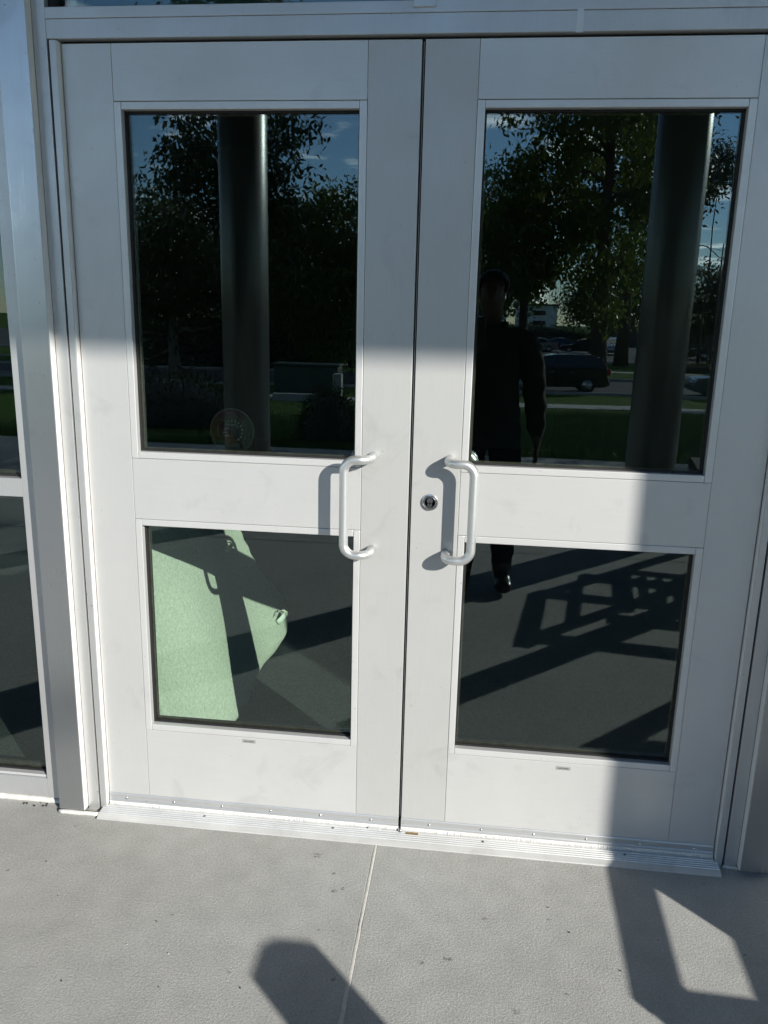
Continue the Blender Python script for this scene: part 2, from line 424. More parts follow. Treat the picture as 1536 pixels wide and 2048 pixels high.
bm = bmesh.new(); box_bm(bm, xs[0], xs[-1], -3.0535, -3.0465, -0.03, -0.003); finish(bm, 'joint_sealant', 'joint', plaza)

# stains, leaf crumbs and grit lying on the slab
def blot(name, x, y, r, z, material, seed, thick=0.0, parent=None):
    rnd = random.Random(seed); bm = bmesh.new(); n = 16
    prof = [r*(1+rnd.uniform(-.35, .3)) for _ in range(n)]
    top = [bm.verts.new((x+prof[k]*math.cos(2*math.pi*k/n), y+0.8*prof[k]*math.sin(2*math.pi*k/n), z+thick)) for k in range(n)]
    bm.faces.new(top)
    if thick:
        bot = [bm.verts.new((v.co.x, v.co.y, z)) for v in top]
        for k in range(n): bm.faces.new((top[k], bot[k], bot[(k+1)%n], top[(k+1)%n]))
    return finish(bm, name, material, parent)
def stain_mat():
    m = bpy.data.materials.new('slab_stain'); m.use_nodes = True; nt = m.node_tree; b = nt.nodes['Principled BSDF']; out = nt.nodes['Material Output']
    b.inputs['Base Color'].default_value = (0.17, 0.155, 0.125, 1); b.inputs['Roughness'].default_value = 0.85
    t = nt.nodes.new('ShaderNodeBsdfTransparent'); mx = nt.nodes.new('ShaderNodeMixShader')
    g = nt.nodes.new('ShaderNodeNewGeometry'); nz = nt.nodes.new('ShaderNodeTexNoise'); nz.inputs['Scale'].default_value = 120; nz.inputs['Detail'].default_value = 3
    nt.links.new(g.outputs['Position'], nz.inputs['Vector'])
    mr = nt.nodes.new('ShaderNodeMapRange'); mr.inputs[1].default_value = 0.4; mr.inputs[2].default_value = 0.68; mr.inputs[4].default_value = 0.6
    nt.links.new(nz.outputs[0], mr.inputs[0]); nt.links.new(mr.outputs[0], mx.inputs[0]); nt.links.new(t.outputs[0], mx.inputs[1]); nt.links.new(b.outputs[0], mx.inputs[2]); nt.links.new(mx.outputs[0], out.inputs[0])
    MATS['slab_stain'] = m
stain_mat()
for i, (x, y, r) in enumerate([(-0.225,-0.135,.013),(-0.165,-0.205,.006),(-0.15,-0.275,.009),(-0.13,-0.262,.007),(0.165,-0.47,.011),(0.10,-0.49,.007),(0.32,-0.60,.010),(-0.55,-0.42,.006),(0.42,-0.3,.006),(-0.35,-.58,.006)]+[(random.Random(900+k).uniform(-1.2,1.2), random.Random(950+k).uniform(-1.4,-.1), random.Random(990+k).uniform(.003,.009)) for k in range(22)]):
    blot('stain', x, y, r, 0.0012, 'slab_stain', i, parent=plaza)

for i in range(46):
    rnd = random.Random(700+i)
    blot('grit', rnd.uniform(-1.3, 1.3), rnd.uniform(-1.3, -.08), rnd.uniform(.0008, .0019), 0.0005, 'debris' if i % 3 else 'joint', 800+i, thick=0.0016, parent=plaza)
# ------------------------------------------------------------------ doors
W, HD, ZB = 0.9144, 2.1625, 0.05          # leaf width, top, underside of the solid leaf (the sweep hangs below)
JY = -0.018                               # face of the jambs and header (door face is y = 0)
GI, GO = 0.153, 0.763                     # glass day opening
BW = 0.019                                # glazing bead width
Z1, Z2, Z3, Z4 = 2.011, 1.136, 0.923, 0.300
def rect_ring(name, x0, x1, z0, z1, w, y0, y1, material, parent):
    bm = bmesh.new()
    box_bm(bm, x0, x0+w, y0, y1, z0, z1); box_bm(bm, x1-w, x1, y0, y1, z0, z1)
    box_bm(bm, x0+w, x1-w, y0, y1, z0, z0+w); box_bm(bm, x0+w, x1-w, y0, y1, z1-w, z1)
    return finish(bm, name, material, parent)
def bead_piece(horizontal, a0, a1, c0, c1, parent, mt='alu_bead', y0=-0.0015):
    if horizontal: return box('glazing_bead', a0, a1, y0, 0.020, c0, c1, mt, parent, bevel=0.0018, seg=2)
    return box('glazing_bead', c0, c1, y0, 0.020, a0, a1, mt, parent, bevel=0.0018, seg=2)
def screw(parent, x, y, z):
    s = lathe('screw', [(0.0001, -0.0022), (0.0030, -0.0018), (0.0042, 0.0), (0.0042, 0.001)], 'steel', parent, n=14, axis='Y', loc=(0,0,0))
    s.location = (x, y, z)
    return s
def make_door(s, label):
    d = thing('door', label, 'door', (s*W, 0, 0))
    px = s*W
    def bx(name, xa, xb, y0, y1, z0, z1, m, par=d, bevel=0.0012):
        return box(name, s*xa-px, s*xb-px, y0, y1, z0, z1, m, par, bevel=bevel, seg=2)
    e = 0.0004
    so, si = GO+BW, GI-BW
    g = 0.0043
    bx('hinge_stile', so+e, W-0.003, 0, 0.045, ZB, HD, 'alu_stile')
    bx('meeting_stile', g, si-e, 0, 0.045, ZB, HD, 'alu_stile_dull')
    bx('top_rail', si+e, so-e, 0.0, 0.045, Z1+BW+e, HD, 'alu_rail')
    bx('middle_rail', si+e, so-e, 0.0, 0.045, Z3+BW+e, Z2-BW-e, 'alu_rail')
    bx('bottom_rail', si+e, so-e, 0.0, 0.045, ZB, Z4-BW-e, 'alu_rail')
    for z0, z1 in ((Z2, Z1), (Z4, Z3)):
        # beads: verticals run full height, horizontals between them
        for (a, b) in ((si+e, GI), (GO, so-e)):
            o = bead_piece(False, z0-BW+e, z1+BW-e, s*a-px, s*b-px, d)
        for (c, f) in ((z0-BW+e, z0), (z1, z1+BW-e)):
            bead_piece(True, s*(GI+e)-px, s*(GO-e)-px, c, f, d, y0=-0.0005)
        a, b = sorted((s*(GI-0.004)-px, s*(GO+0.004)-px))
        rect_ring('gasket', a, b, z0-0.004, z1+0.004, 0.0085, 0.0205, 0.0275, 'rubber', d)
        p = box('glass_pane', a, b, 0.0280, 0.0340, z0-0.004, z1+0.004, 'door_glass', d)
        rect_ring('spacer', a, b, z0-0.004, z1+0.004, 0.012, 0.0345, 0.044, 'spacer_bronze', d)
    # pull handle: offset tube
    hx0, hx1, hp, zt, zb = 0.103, 0.171, 0.066, 1.150, 0.889
    path = arc_path([(s*hx0-px, 0.004, zt), (s*hx0-px, -hp, zt), (s*hx1-px, -hp, zt), (s*hx1-px, -hp, zb), (s*hx0-px, -hp, zb), (s*hx0-px, 0.004, zb)], 0.031, 9)
    tube('pull_handle', path, 0.0122, 'alu_handle', d, n=24)
    # the twin pull on the room side
    path2 = arc_path([(s*hx0-px, 0.043, zt), (s*hx0-px, 0.045+hp, zt), (s*hx1-px, 0.045+hp, zt), (s*hx1-px, 0.045+hp, zb+.02), (s*hx0-px, 0.045+hp, zb+.02), (s*hx0-px, 0.043, zb+.02)], 0.031, 7)
    tube('pull_handle', path2, 0.0122, 'alu_handle', d, n=16)
    # bottom sweep with brush and screws
    bm = bmesh.new()
    prof = [(0.0, 0.056), (-0.003, 0.056), (-0.0045, 0.053), (-0.0045, 0.047), (-0.0032, 0.045), (-0.0032, 0.036), (-0.0055, 0.033), (-0.0055, 0.028), (0.004, 0.028), (0.004, 0.049), (0.0, 0.049)]
    xa, xb = sorted((s*0.004-px, s*(W-0.004)-px))
    A = [bm.verts.new((xa, y, z)) for y, z in prof]; B = [bm.verts.new((xb, y, z)) for y, z in prof]
    for k in range(len(prof)): bm.faces.new((A[k], A[(k+1)%len(prof)], B[(k+1)%len(prof)], B[k]))
    bm.faces.new(A); bm.faces.new(B[::-1])
    sw = finish(bm, 'door_sweep', 'alu_frame', d)
    # bristles: one comb of many tufts
    rnd = random.Random(11+s); bm = bmesh.new(); x = xa
    while x < xb:
        w = rnd.uniform(0.0010, 0.0018); t = rnd.uniform(-0.0012, 0.0012); zl = rnd.uniform(0.0150, 0.0168)
        v = [bm.verts.new(q) for q in ((x, -0.0035, 0.029), (x+w, -0.0035, 0.029), (x+w+t, -0.0046+rnd.uniform(-.0004, .0004), zl), (x+t, -0.0048, zl))]
        bm.faces.new(v); x += w*0.95
    br = finish(bm, 'brush', 'brush', sw); br['kind'] = 'stuff'
    for X in (0.088, 0.243, 0.397, 0.550, 0.704, 0.856): screw(sw, s*X-px, -0.0032, 0.0405)
    return d
door_l = make_door(-1, 'left silver glazed door leaf, green pad seen through its lower pane')
door_r = make_door(1, 'right silver glazed door leaf with the round key lock')
# lock cylinder on the right leaf
lx, lz = 0.055-W, 1.031
lk = lathe('lock_cylinder', [(0.0228, 0.002), (0.0228, -0.003), (0.0215, -0.0055), (0.0188, -0.0062), (0.0172, -0.0046), (0.0165, -0.0046)], 'steel', door_r, n=40, axis='Y', loc=(0,0,0)); lk.location = (lx, 0, lz)
edge_split(lk, 40)
core = bmesh.new()   # figure-eight core
for (cz, r) in ((0.0048, 0.0083), (-0.0062, 0.0064)):
    ring = [core.verts.new((r*math.cos(a), -0.0062, cz+r*math.sin(a))) for a in [2*math.pi*k/24 for k in range(24)]]
    ring2 = [core.verts.new((v.co.x, -0.0040, v.co.z)) for v in ring]
    core.faces.new(ring)
    for k in range(24): core.faces.new((ring[k], ring2[k], ring2[(k+1)%24], ring[(k+1)%24]))
    if cz > 0: continue
finish(core, 'key_core', 'steel_dark', lk)
box('keyhole', -0.0011, 0.0011, -0.0068, -0.0060, -0.0105, -0.0025, 'ink', lk)
lathe('rim', [(0.0162, -0.0046), (0.0150, -0.0052), (0.0142, -0.0046)], 'steel_dark', lk, n=36, axis='Y')
# maker's labels
for (dd, s, xc, zc) in ((door_l, -1, -0.461, 0.2685), (door_r, 1, 0.468, 0.2635)):
    st = box('maker_label', xc-0.0205-s*W, xc+0.0205-s*W, -0.0012, 0.0002, zc-0.0055, zc+0.0055, 'sticker', dd, bevel=0.0004)
    t = text_mesh('lettering', 'ARCADIA', 0.0068, 'ink', st, (xc-s*W, -0.00145, zc))
# round seal sticker on the left upper pane
def seal(parent, cx, cz):
    def seal_mat(nm, col, a):
        m = bpy.data.materials.new(nm); m.use_nodes = True; nt = m.node_tree; b = nt.nodes['Principled BSDF']; b.inputs['Base Color'].default_value = col+(1,); b.inputs['Alpha'].default_value = a; b.inputs['Roughness'].default_value = .6
        MATS[nm] = m
    cols = [(0.10,0.03,0.07),(0.12,0.07,0.03),(0.05,0.09,0.09),(0.05,0.10,0.08)]
    for i, c in enumerate(cols): seal_mat('seal_%d' % i, c, 0.06)
    seal_mat('seal_line', (0.22, 0.25, 0.25), 0.10)
    def disc(r0, r1, a0, a1, y, m, n=48, name='seal_band', par=None):
        bm = bmesh.new(); pr = None
        for k in range(n+1):
            a = a0+(a1-a0)*k/n
            q = (bm.verts.new((r0*math.cos(a), y, r0*math.sin(a))), bm.verts.new((r1*math.cos(a), y, r1*math.sin(a))))
            if pr: bm.faces.new((pr[0], pr[1], q[1], q[0]))
            pr = q
        return finish(bm, name, m, par)
    root = disc(0.0605, 0.0625, 0, 2*math.pi, 0, 'seal_line', 72, 'round_seal', parent); root.location = (cx, 0.0346, cz)
    disc(0.0400, 0.0410, 0, 2*math.pi, 0, 'seal_line', 60, par=root)
    for i, (a0, a1) in enumerate(((2.4, 3.7), (3.7, 5.2), (-0.9, 0.9), (0.9, 2.4))):
        disc(0.002, 0.0398, a0, a1, 0.0002, 'seal_%d' % i, 20, par=root)
        disc(0.0412, 0.0603, a0, a1, 0.0002, 'seal_%d' % ((i+1) % 4), 20, par=root)
    for k in range(9):
        a = -1.0+k*0.36; disc(0.026, 0.032, a, a+0.14, -0.0002, 'ink', 4, name='seal_star', par=root)
    bm = bmesh.new()
    for (x0, z0, x1, z1, w) in ((-.022,.02,-.006,.016,.002),(-.006,.016,.008,.019,.002),(.008,.019,.02,.008,.002),(-.024,.004,-.01,.008,.003),(-.026,-.006,-.012,-.004,.003),(-.022,-.014,-.008,-.012,.003)):
        dx, dz = x1-x0, z1-z0; l = math.hypot(dx, dz); nx, nz = -dz/l*w/2, dx/l*w/2
        bm.faces.new([bm.verts.new(q) for q in ((x0+nx,-.0002,z0+nz),(x1+nx,-.0002,z1+nz),(x1-nx,-.0002,z1-nz),(x0-nx,-.0002,z0-nz))])
    finish(bm, 'seal_emblem', 'ink', root)
    for k, ch in enumerate('IUI'):
        a = math.pi/2+0.20-0.20*k
        text_mesh('lettering', ch, 0.011, 'seal_line', root, (0.050*math.cos(a), -0.0002, 0.050*math.sin(a)), (math.pi/2, a-math.pi/2, 0))
seal(door_l, -0.503+W, 1.199)

# ------------------------------------------------------------------ frame, mullions, transom, sidelights
fr = thing('door_frame', 'silver aluminium frame around the pair of glazed doors', 'frame')
for s in (-1, 1):
    def bx(name, xa, xb, y0, y1, z0, z1, m, par=fr, bevel=0.0012): return box(name, s*xa, s*xb, y0, y1, z0, z1, m, par, bevel=bevel, seg=2)
    bx('jamb', 0.9155, 0.9345, JY, 0.06, 0.0, 2.1675, 'alu_frame', bevel=0.002)
    bx('jamb_seal', 0.9146, 0.9153, JY+0.001, 0.03, 0.02, 2.166, 'white_seal', bevel=0)
    bx('jamb_groove', 0.9347, 0.9393, JY+0.008, 0.06, 0.0, 2.1675, 'rubber', bevel=0)
    bx('jamb', 0.9395, 0.9745, JY, 0.06, 0.0, 2.60, 'alu_frame', bevel=0.0015)
box('header', -0.9393, 0.9393, JY, 0.06, 2.1685, 2.2125, 'alu_frame', fr, bevel=0.0012, seg=2)
box('header_cap', -0.9393, 0.9393, JY-0.0012, 0.06, 2.2129, 2.239, 'alu_frame', fr, bevel=0.0012, seg=2)
box('head_gasket', -0.912, 0.912, 0.012, 0.05, 2.1655, 2.1684, 'rubber', fr)
box('astragal', -0.0035, 0.0035, 0.014, 0.04, 0.05, 2.1655, 'rubber', fr)
box('weather_strip', -0.0006, 0.0006, 0.010, 0.0135, 0.05, 2.16, 'brush', fr)
# tape tab left on the header
tp = box('tape', 0.353, 0.368, JY-0.0018, JY-0.0002, 2.166, 2.216, 'alu_bead', fr)
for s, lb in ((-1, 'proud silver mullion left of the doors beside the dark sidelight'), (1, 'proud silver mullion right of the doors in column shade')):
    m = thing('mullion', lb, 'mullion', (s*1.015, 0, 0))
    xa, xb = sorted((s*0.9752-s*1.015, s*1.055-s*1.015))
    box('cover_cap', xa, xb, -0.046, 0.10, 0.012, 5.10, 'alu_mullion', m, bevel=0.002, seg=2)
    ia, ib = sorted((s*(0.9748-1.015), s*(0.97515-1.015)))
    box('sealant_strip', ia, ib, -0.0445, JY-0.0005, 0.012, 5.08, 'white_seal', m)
tr = thing('transom_window', 'greenish transom glazing above the doors with short centre mullion', 'window', (0, 0, 2.24))
a = box('glass_pane', -0.939, -0.0195, 0.030, 0.036, 0.0, 0.62, 'door_glass', tr)
a = box('glass_pane', 0.0195, 0.939, 0.030, 0.036, 0.0, 0.62, 'door_glass', tr)
box('centre_mullion', -0.0265, 0.0265, JY-0.006, 0.06, -0.017, 0.62, 'alu_frame', tr, bevel=0.0015, seg=2)
box('top_rail', -0.939, 0.939, JY, 0.06, 0.621, 0.68, 'alu_frame', tr, bevel=0.0015)
for s in (-1, 1):
    box('side_gasket', s*0.939, s*0.924, 0.0, 0.029, 0.0, 0.62, 'rubber', tr)
    box('inner_post', s*0.905, s*0.888, 0.05, 0.09, -0.05, 0.62, 'alu_frame', tr)
box('blind', -0.93, 0.93, 0.22, 0.23, -0.06, 0.9, 'box_green', tr)

def sidelight(s, label, width=1.2):
    t = thing('sidelight_window', label, 'window', (s*1.055, 0, 0))
    def bx(name, xa, xb, y0, y1, z0, z1, m, bevel=0.0012): return box(name, s*xa-s*1.055, s*xb-s*1.055, y0, y1, z0, z1, m, t, bevel=bevel, seg=2)
    x0, x1 = 1.0555, 1.055+width
    bx('frame_post', x0+0.004, x0+0.058, -0.004, 0.07, 0.018, 2.9, 'alu_frame')
    bx('edge_trim', x0, x0+0.0038, -0.016, 0.03, 0.018, 2.9, 'alu_bead')
    bx('frame_post', x1-0.05, x1, -0.004, 0.07, 0.018, 2.9, 'alu_frame')
    ga, gb = x0+0.0585, x1-0.0505
    bx('sill_rail', ga, gb, -0.003, 0.07, 0.018, 0.083, 'alu_frame')
    bx('sill_step', ga, gb, 0.004, 0.028, 0.0835, 0.092, 'alu_bead')
    bx('cross_rail', ga, gb, -0.003, 0.07, 0.990, 1.044, 'alu_frame')
    bx('top_rail', ga, gb, -0.003, 0.07, 2.85, 2.9, 'alu_frame')
    for z0, z1 in ((0.0925, 0.9895), (1.0445, 2.8495)):
        q = box('glass_pane', s*ga-s*1.055, s*gb-s*1.055, 0.030, 0.036, z0, z1, 'door_glass', t)
        a, b = sorted((s*ga-s*1.055, s*gb-s*1.055))
        rect_ring('gasket', a, b, z0, z1, 0.006, 0.022, 0.0295, 'rubber', t)
        rect_ring('spacer', a, b, z0, z1, 0.016, 0.037, 0.05, 'spacer_bronze', t)
    return t
sidelight(-1, 'tall dark sidelight with a cross rail left of the doors')
# plastered wall to the right, and the rest of the front
wl = thing('wall', 'low white stuccoed base wall at the far right of the doors', 'wall', (1.056, 0, 0))
box('stucco_face', 0.0, 6.0, -0.028, 0.25, 0.005, 0.42, 'stucco', wl, bevel=0.004)
for k in range(4):
    g2 = thing('window', ['dark window right of the doors above the low base', 'second dark window right of the doors', 'third dark window right of the doors', 'fourth dark window right of the doors'][k], 'window', (1.056+1.5*k, 0, 0.421))
    box('frame_post', 0.0, 0.05, -0.004, 0.07, 0.0, 2.48, 'alu_frame', g2, bevel=0.0012); box('frame_post', 1.449, 1.499, -0.004, 0.07, 0.0, 2.48, 'alu_frame', g2, bevel=0.0012)
    box('sill_rail', 0.0505, 1.4485, -0.003, 0.07, 0.0, 0.05, 'alu_frame', g2); box('top_rail', 0.0505, 1.4485, -0.003, 0.07, 2.43, 2.48, 'alu_frame', g2)
    box('glass_pane', 0.0505, 1.4485, 0.03, 0.036, 0.0505, 2.4295, 'door_glass', g2)
for k in range(3):
    g2 = thing('window', ['dark window left of the tall sidelight', 'second dark window left of the sidelight', 'third dark window left of the sidelight'][k], 'window', (-2.256-1.5*(k+1), 0, 0.018))
    box('frame_post', 0.0, 0.05, -0.004, 0.07, 0.0, 2.88, 'alu_frame', g2, bevel=0.0012); box('frame_post', 1.449, 1.499, -0.004, 0.07, 0.0, 2.88, 'alu_frame', g2, bevel=0.0012)
    box('sill_rail', 0.0505, 1.4485, -0.003, 0.07, 0.0, 0.065, 'alu_frame', g2); box('top_rail', 0.0505, 1.4485, -0.003, 0.07, 2.83, 2.88, 'alu_frame', g2)
    box('glass_pane', 0.0505, 1.4485, 0.03, 0.036, 0.0655, 2.8295, 'door_glass', g2)
sp = thing('spandrel', 'stucco band above the glazing under the canopy', 'wall', (0, 0, 2.92))
box('stucco_face', -0.974, 0.974, -0.01, 0.25, 0.001, 2.18, 'stucco', sp)
box('stucco_face', -6.8, -1.056, -0.01, 0.25, 0.001, 2.18, 'stucco', sp)
box('stucco_face', 1.056, 7.1, -0.01, 0.25, 0.001, 2.18, 'stucco', sp)
# caulk bead at the base on the left
def caulk_bead(name, x0, x1, y, r, par, seed):
    rnd = random.Random(seed); n = int((x1-x0)/0.012)
    pts = [(x0+(x1-x0)*k/n, y+rnd.uniform(-.0005, .0005), 0.004+rnd.uniform(-.0003, .0006)) for k in range(n+1)]
    tube(name, pts, [r*(1+rnd.uniform(-.07, .09)) for _ in pts], 'caulk', par, n=8)
cb = thing('sealant_bead', 'lumpy white caulk line where the left frame meets the slab', 'caulk', (0, 0, 0))
caulk_bead('bead', -2.2, -1.05, 0.004, 0.0105, cb, 1)
caulk_bead('bead', -1.056, -0.93, -0.046, 0.007, cb, 2)
cb2 = thing('sealant_bead', 'thin caulk line at the foot of the right jamb', 'caulk', (0, 0, 0))
caulk_bead('bead', 0.935, 0.98, -0.02, 0.005, cb2, 3)
for i in range(8):
    rnd = random.Random(100+i)
    x = -1.155+rnd.uniform(-.045, .045); y = -0.022+rnd.uniform(-.012, .010)
    blot('dirt_crumb', x, y, rnd.uniform(.0012, .0035), 0.001, 'debris', 200+i, thick=0.0025, parent=plaza)

# threshold: ribbed saddle
th = thing('threshold', 'scuffed ribbed aluminium threshold under the doors', 'threshold', (0, -0.064, 0))
prof = [(0.0, 0.0), (0.0, 0.0020), (0.0015, 0.0034), (0.016, 0.0098), (0.0165, 0.0082), (0.019, 0.0084)]
y = 0.019
for k in range(5):
    h = 0.0090+0.0009*k
    prof += [(y, h), (y+0.0012, h+0.0022), (y+0.0042, h+0.0026), (y+0.0052, h+0.0022), (y+0.0056, h), (y+0.0078, h+0.0003)]
    y += 0.0080
prof += [(0.0595, 0.0150), (0.064, 0.0152), (0.120, 0.0152), (0.120, 0.0)]
bm = bmesh.new()
A = [bm.verts.new((-0.927, p[0], p[1])) for p in prof]; B = [bm.verts.new((0.921, p[0], p[1])) for p in prof]
for k in range(len(prof)): bm.faces.new((A[k], A[(k+1)%len(prof)], B[(k+1)%len(prof)], B[k]))
bm.faces.new(A); bm.faces.new(B[::-1])
finish(bm, 'saddle', 'alu_threshold', th)
bm = bmesh.new(); _v = [bm.verts.new(q) for q in ((-0.9275, 0.0, 0.0005), (-0.9275, 0.062, 0.0005), (-0.9275, 0.062, 0.0148), (-0.9275, 0.018, 0.0080), (-0.9345, 0.004, 0.0005), (-0.9345, 0.058, 0.0005), (-0.9345, 0.058, 0.0120))]
bm.faces.new((_v[0], _v[3], _v[2], _v[6], _v[4])); bm.faces.new((_v[4], _v[6], _v[5]))
finish(bm, 'end_shadow', 'rubber', th)  # black wedge painted in for the shade at the raised saddle's left end
box('strike_plate', -0.095, -0.055, 0.050, 0.061, 0.0150, 0.0195, 'alu_bead', th, bevel=0.002, seg=2)
box('bolt_plate', 0.022, 0.058, 0.045, 0.053, 0.0130, 0.0165, 'bronze_bolt', th, bevel=0.0006)
lathe('pivot', [(0.006, 0), (0.006, 0.006), (0.004, 0.008)], 'steel', th, n=14).location = (0.002, 0.056, 0.0148)
for X in (-0.6, -0.2, 0.25, 0.66):
    q = lathe('screw', [(0.004, 0), (0.004, 0.0008), (0.001, 0.001)], 'steel_dark', th, n=12); q.location = (X, 0.044, 0.0135)

# ------------------------------------------------------------------ room behind the glass
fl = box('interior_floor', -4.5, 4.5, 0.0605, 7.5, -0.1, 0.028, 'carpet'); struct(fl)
for nm, b in (('interior_wall', (-4.6, -4.5, 0.26, 7.5, 0.0, 3.4)), ('interior_wall', (1.10, 1.16, 0.075, 7.5, 0.0, 3.4)), ('interior_wall', (-4.6, 4.6, 7.5, 7.6, 0.0, 3.4)), ('interior_ceiling', (-4.6, 4.6, 0.26, 7.6, 3.4, 3.5))):  # second wall added close in to block sun from the right-hand windows
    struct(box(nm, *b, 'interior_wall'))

# pale green padded mat leaning on its side just inside the left leaf
def make_pad():
    obs = np.array([(-.742,.601,.58),(-.744,.603,.513),(-.712,.57,.40),(-.676,.533,.24),(-.634,.491,.084),(-.772,.944,.367),(-.736,.907,.266),(-.694,.865,.132),(-.653,.822,.035),(-.853,.247,.782),(-.817,.376,.708),(-.775,.527,.623),(-.78,.99,.359),(-.706,1.117,.286),(-.649,1.288,.189),(-.835,1.112,.50),(-.809,1.174,.467),(-.787,1.239,.43),(-.892,1.066,.568),(-.854,1.028,.548),(-.82,.08,.30),(-.80,.1,.15),(-.85,.08,.5),(-.88,.08,.7),(-.765,.27,.25),(-.745,.3,.1)])
    base = lambda y, z: -.547-.088*y-.338*z
    res = obs[:, 0]-base(obs[:, 1], obs[:, 2])
    def X(y, z):
        w = np.exp(-((obs[:, 1]-y)**2+(obs[:, 2]-z)**2)/(2*0.13**2))
        return base(y, z)+float((w*res).sum()/(w.sum()+0.25))
    p = thing('green_pad', 'pale green padded mat leaning inside the left door, half in sun', 'mat', (-0.75, 0.6, 0.028))
    nu, nv = 90, 64
    def outline(u):                       # bottom and top z for each y
        y = 0.062+u*1.262
        lo = 0.034+0.012*u
        if y > 1.0: lo += 0.055*((y-1.0)/0.3)**2
        hi = 0.92-0.08*u
        return y, lo, hi
    bm = bmesh.new(); front = []; back = []
    rnd = random.Random(3)
    for i in range(nu+1):
        u = i/nu; y, lo, hi = outline(u)
        rf, rb = [], []
        for j in range(nv+1):
            v = j/nv; z = lo+(hi-lo)*v
            yy = y + (0.035*math.sin(math.pi*v)-0.02 - 0.05*(v-0.4)+0.15*math.exp(-((v-0.12)/0.15)**2))*(u**4)
            e = min(u*1.215, (1-u)*1.215, v*(hi-lo), (1-v)*(hi-lo))
            rr = 0.055
            k = 1.0 if e > rr else math.sqrt(max(0, 1-(1-e/rr)**2))
            x = X(yy, z)
            # soft puckers along the hem and a stitched channel
            puck = 0.004*math.sin(z*95+yy*14)*max(0, 1-e/0.09)
            s = abs((yy-(0.06+(0.65-z)*0.0))*1.0-0.07*(1)) if False else abs(yy-0.155+0.02*z)
            chan = -0.007*math.exp(-(s/0.011)**2)
            half = 0.05
            rf.append(bm.verts.new((x-half+half*k+puck+chan+0.75, yy-0.6, z-0.028)))
            rb.append(bm.verts.new((x-half-half*k+0.75, yy-0.6, z-0.028+0.0)))
        front.append(rf); back.append(rb)
    for i in range(nu):
        for j in range(nv):
            bm.faces.new((front[i][j], front[i+1][j], front[i+1][j+1], front[i][j+1]))
            bm.faces.new((back[i][j], back[i][j+1], back[i+1][j+1], back[i+1][j]))
    bmesh.ops.remove_doubles(bm, verts=bm.verts[:], dist=0.0006)
    o = finish(bm, 'padded_cover', 'pad_fabric', p, smooth=True)
    # crumpled webbing loops on the free end: a pale tag and a curled green strap each
    view = Vector((0.62, -0.72, 0.30)).normalized()
    for (y, z, k) in ((1.01, 0.562, 0.8), (1.215, 0.185, 1.15)):
        c0 = Vector((X(y, z)+0.75+0.016, y-0.6, z-0.028))
        side = view.cross(Vector((0, 0, 1))).normalized(); upv = side.cross(view)
        def ribbon(name, path, w, m):
            bm = bmesh.new(); rows = []
            for (u, v, d, tw) in path:
                c = c0+(side*u+upv*v+view*d)*k
                a_ = (side*math.cos(tw)+upv*math.sin(tw)+view*0.25)*w*k
                rows.append((bm.verts.new(c-a_), bm.verts.new(c), bm.verts.new(c+a_)))
            for r0, r1 in zip(rows, rows[1:]):
                for q in (0, 1): bm.faces.new((r0[q], r0[q+1], r1[q+1], r1[q]))
            q = finish(bm, name, m, p, smooth=True); md = q.modifiers.new('thickness', 'SOLIDIFY'); md.thickness = 0.0025
        ribbon('strap_tag', [(-0.022, 0.010, 0.004, 1.2), (-0.010, 0.004, 0.012, 1.15), (0.004, -0.006, 0.014, 1.05), (0.018, -0.016, 0.010, 1.0)], 0.011, 'pad_strap')
        ribbon('strap_loop', [(-0.030, 0.004, -0.004, 0.2), (-0.026, 0.020, 0.006, 0.1), (-0.008, 0.030, 0.016, -0.2), (0.014, 0.024, 0.018, -0.6), (0.032, 0.008, 0.010, -0.9), (0.036, -0.010, -0.004, -1.0)], 0.007, 'pad_fabric')
make_pad()

# ------------------------------------------------------------------ canopy and columns
cn = thing('canopy', 'dark flat entrance canopy over the plaza on round columns', 'canopy', (0, 0, 5.115))
box('soffit', -14, 14, -6.5, -0.03, 0.0, 0.30, 'soffit', cn, bevel=0.004)
box('fascia', -14, 14, -6.54, -6.5, 0.02, 0.42, 'dark_metal', cn, bevel=0.004)
CR = 0.166
for x, lb in ((-1.475, 'glossy grey round column reflected in the left door'), (1.405, 'glossy grey round column reflected in the right door'), (4.262, 'grey round column to the right casting shade on the right leaf')):
    c = thing('column', lb, 'column', (x, -3.5, 0), group='round canopy columns')
    lathe('shaft', [(CR, 0.02), (CR, 1.9), (CR, 5.114)], 'column_paint', c, n=64)
    lathe('base_ring', [(CR+0.02, 0.0), (CR+0.02, 0.018), (CR+0.002, 0.026)], 'dark_metal', c, n=48)

# ------------------------------------------------------------------ invented unseen objects beside the doors, placed for their shadows
def slat_shadow_caster(loc, rz, h, xs_, ys_, w, lx, ly, label, legs, leg_w=0.09):
    t = thing('slatted_shadow_caster', label, 'shadow_caster', loc, rz)
    for x in xs_: box('slat', x, x+w, -0.0, ly, h-0.028, h, 'lumber', t, bevel=0.004)
    for y in ys_: box('cross_rail', 0, lx, y, y+w*1.15, h-0.060, h-0.030, 'lumber', t, bevel=0.004)
    for (x, y) in legs: box('leg', x, x+leg_w, y, y+leg_w, 0.0, h-0.061, 'lumber', t, bevel=0.006)
    return t
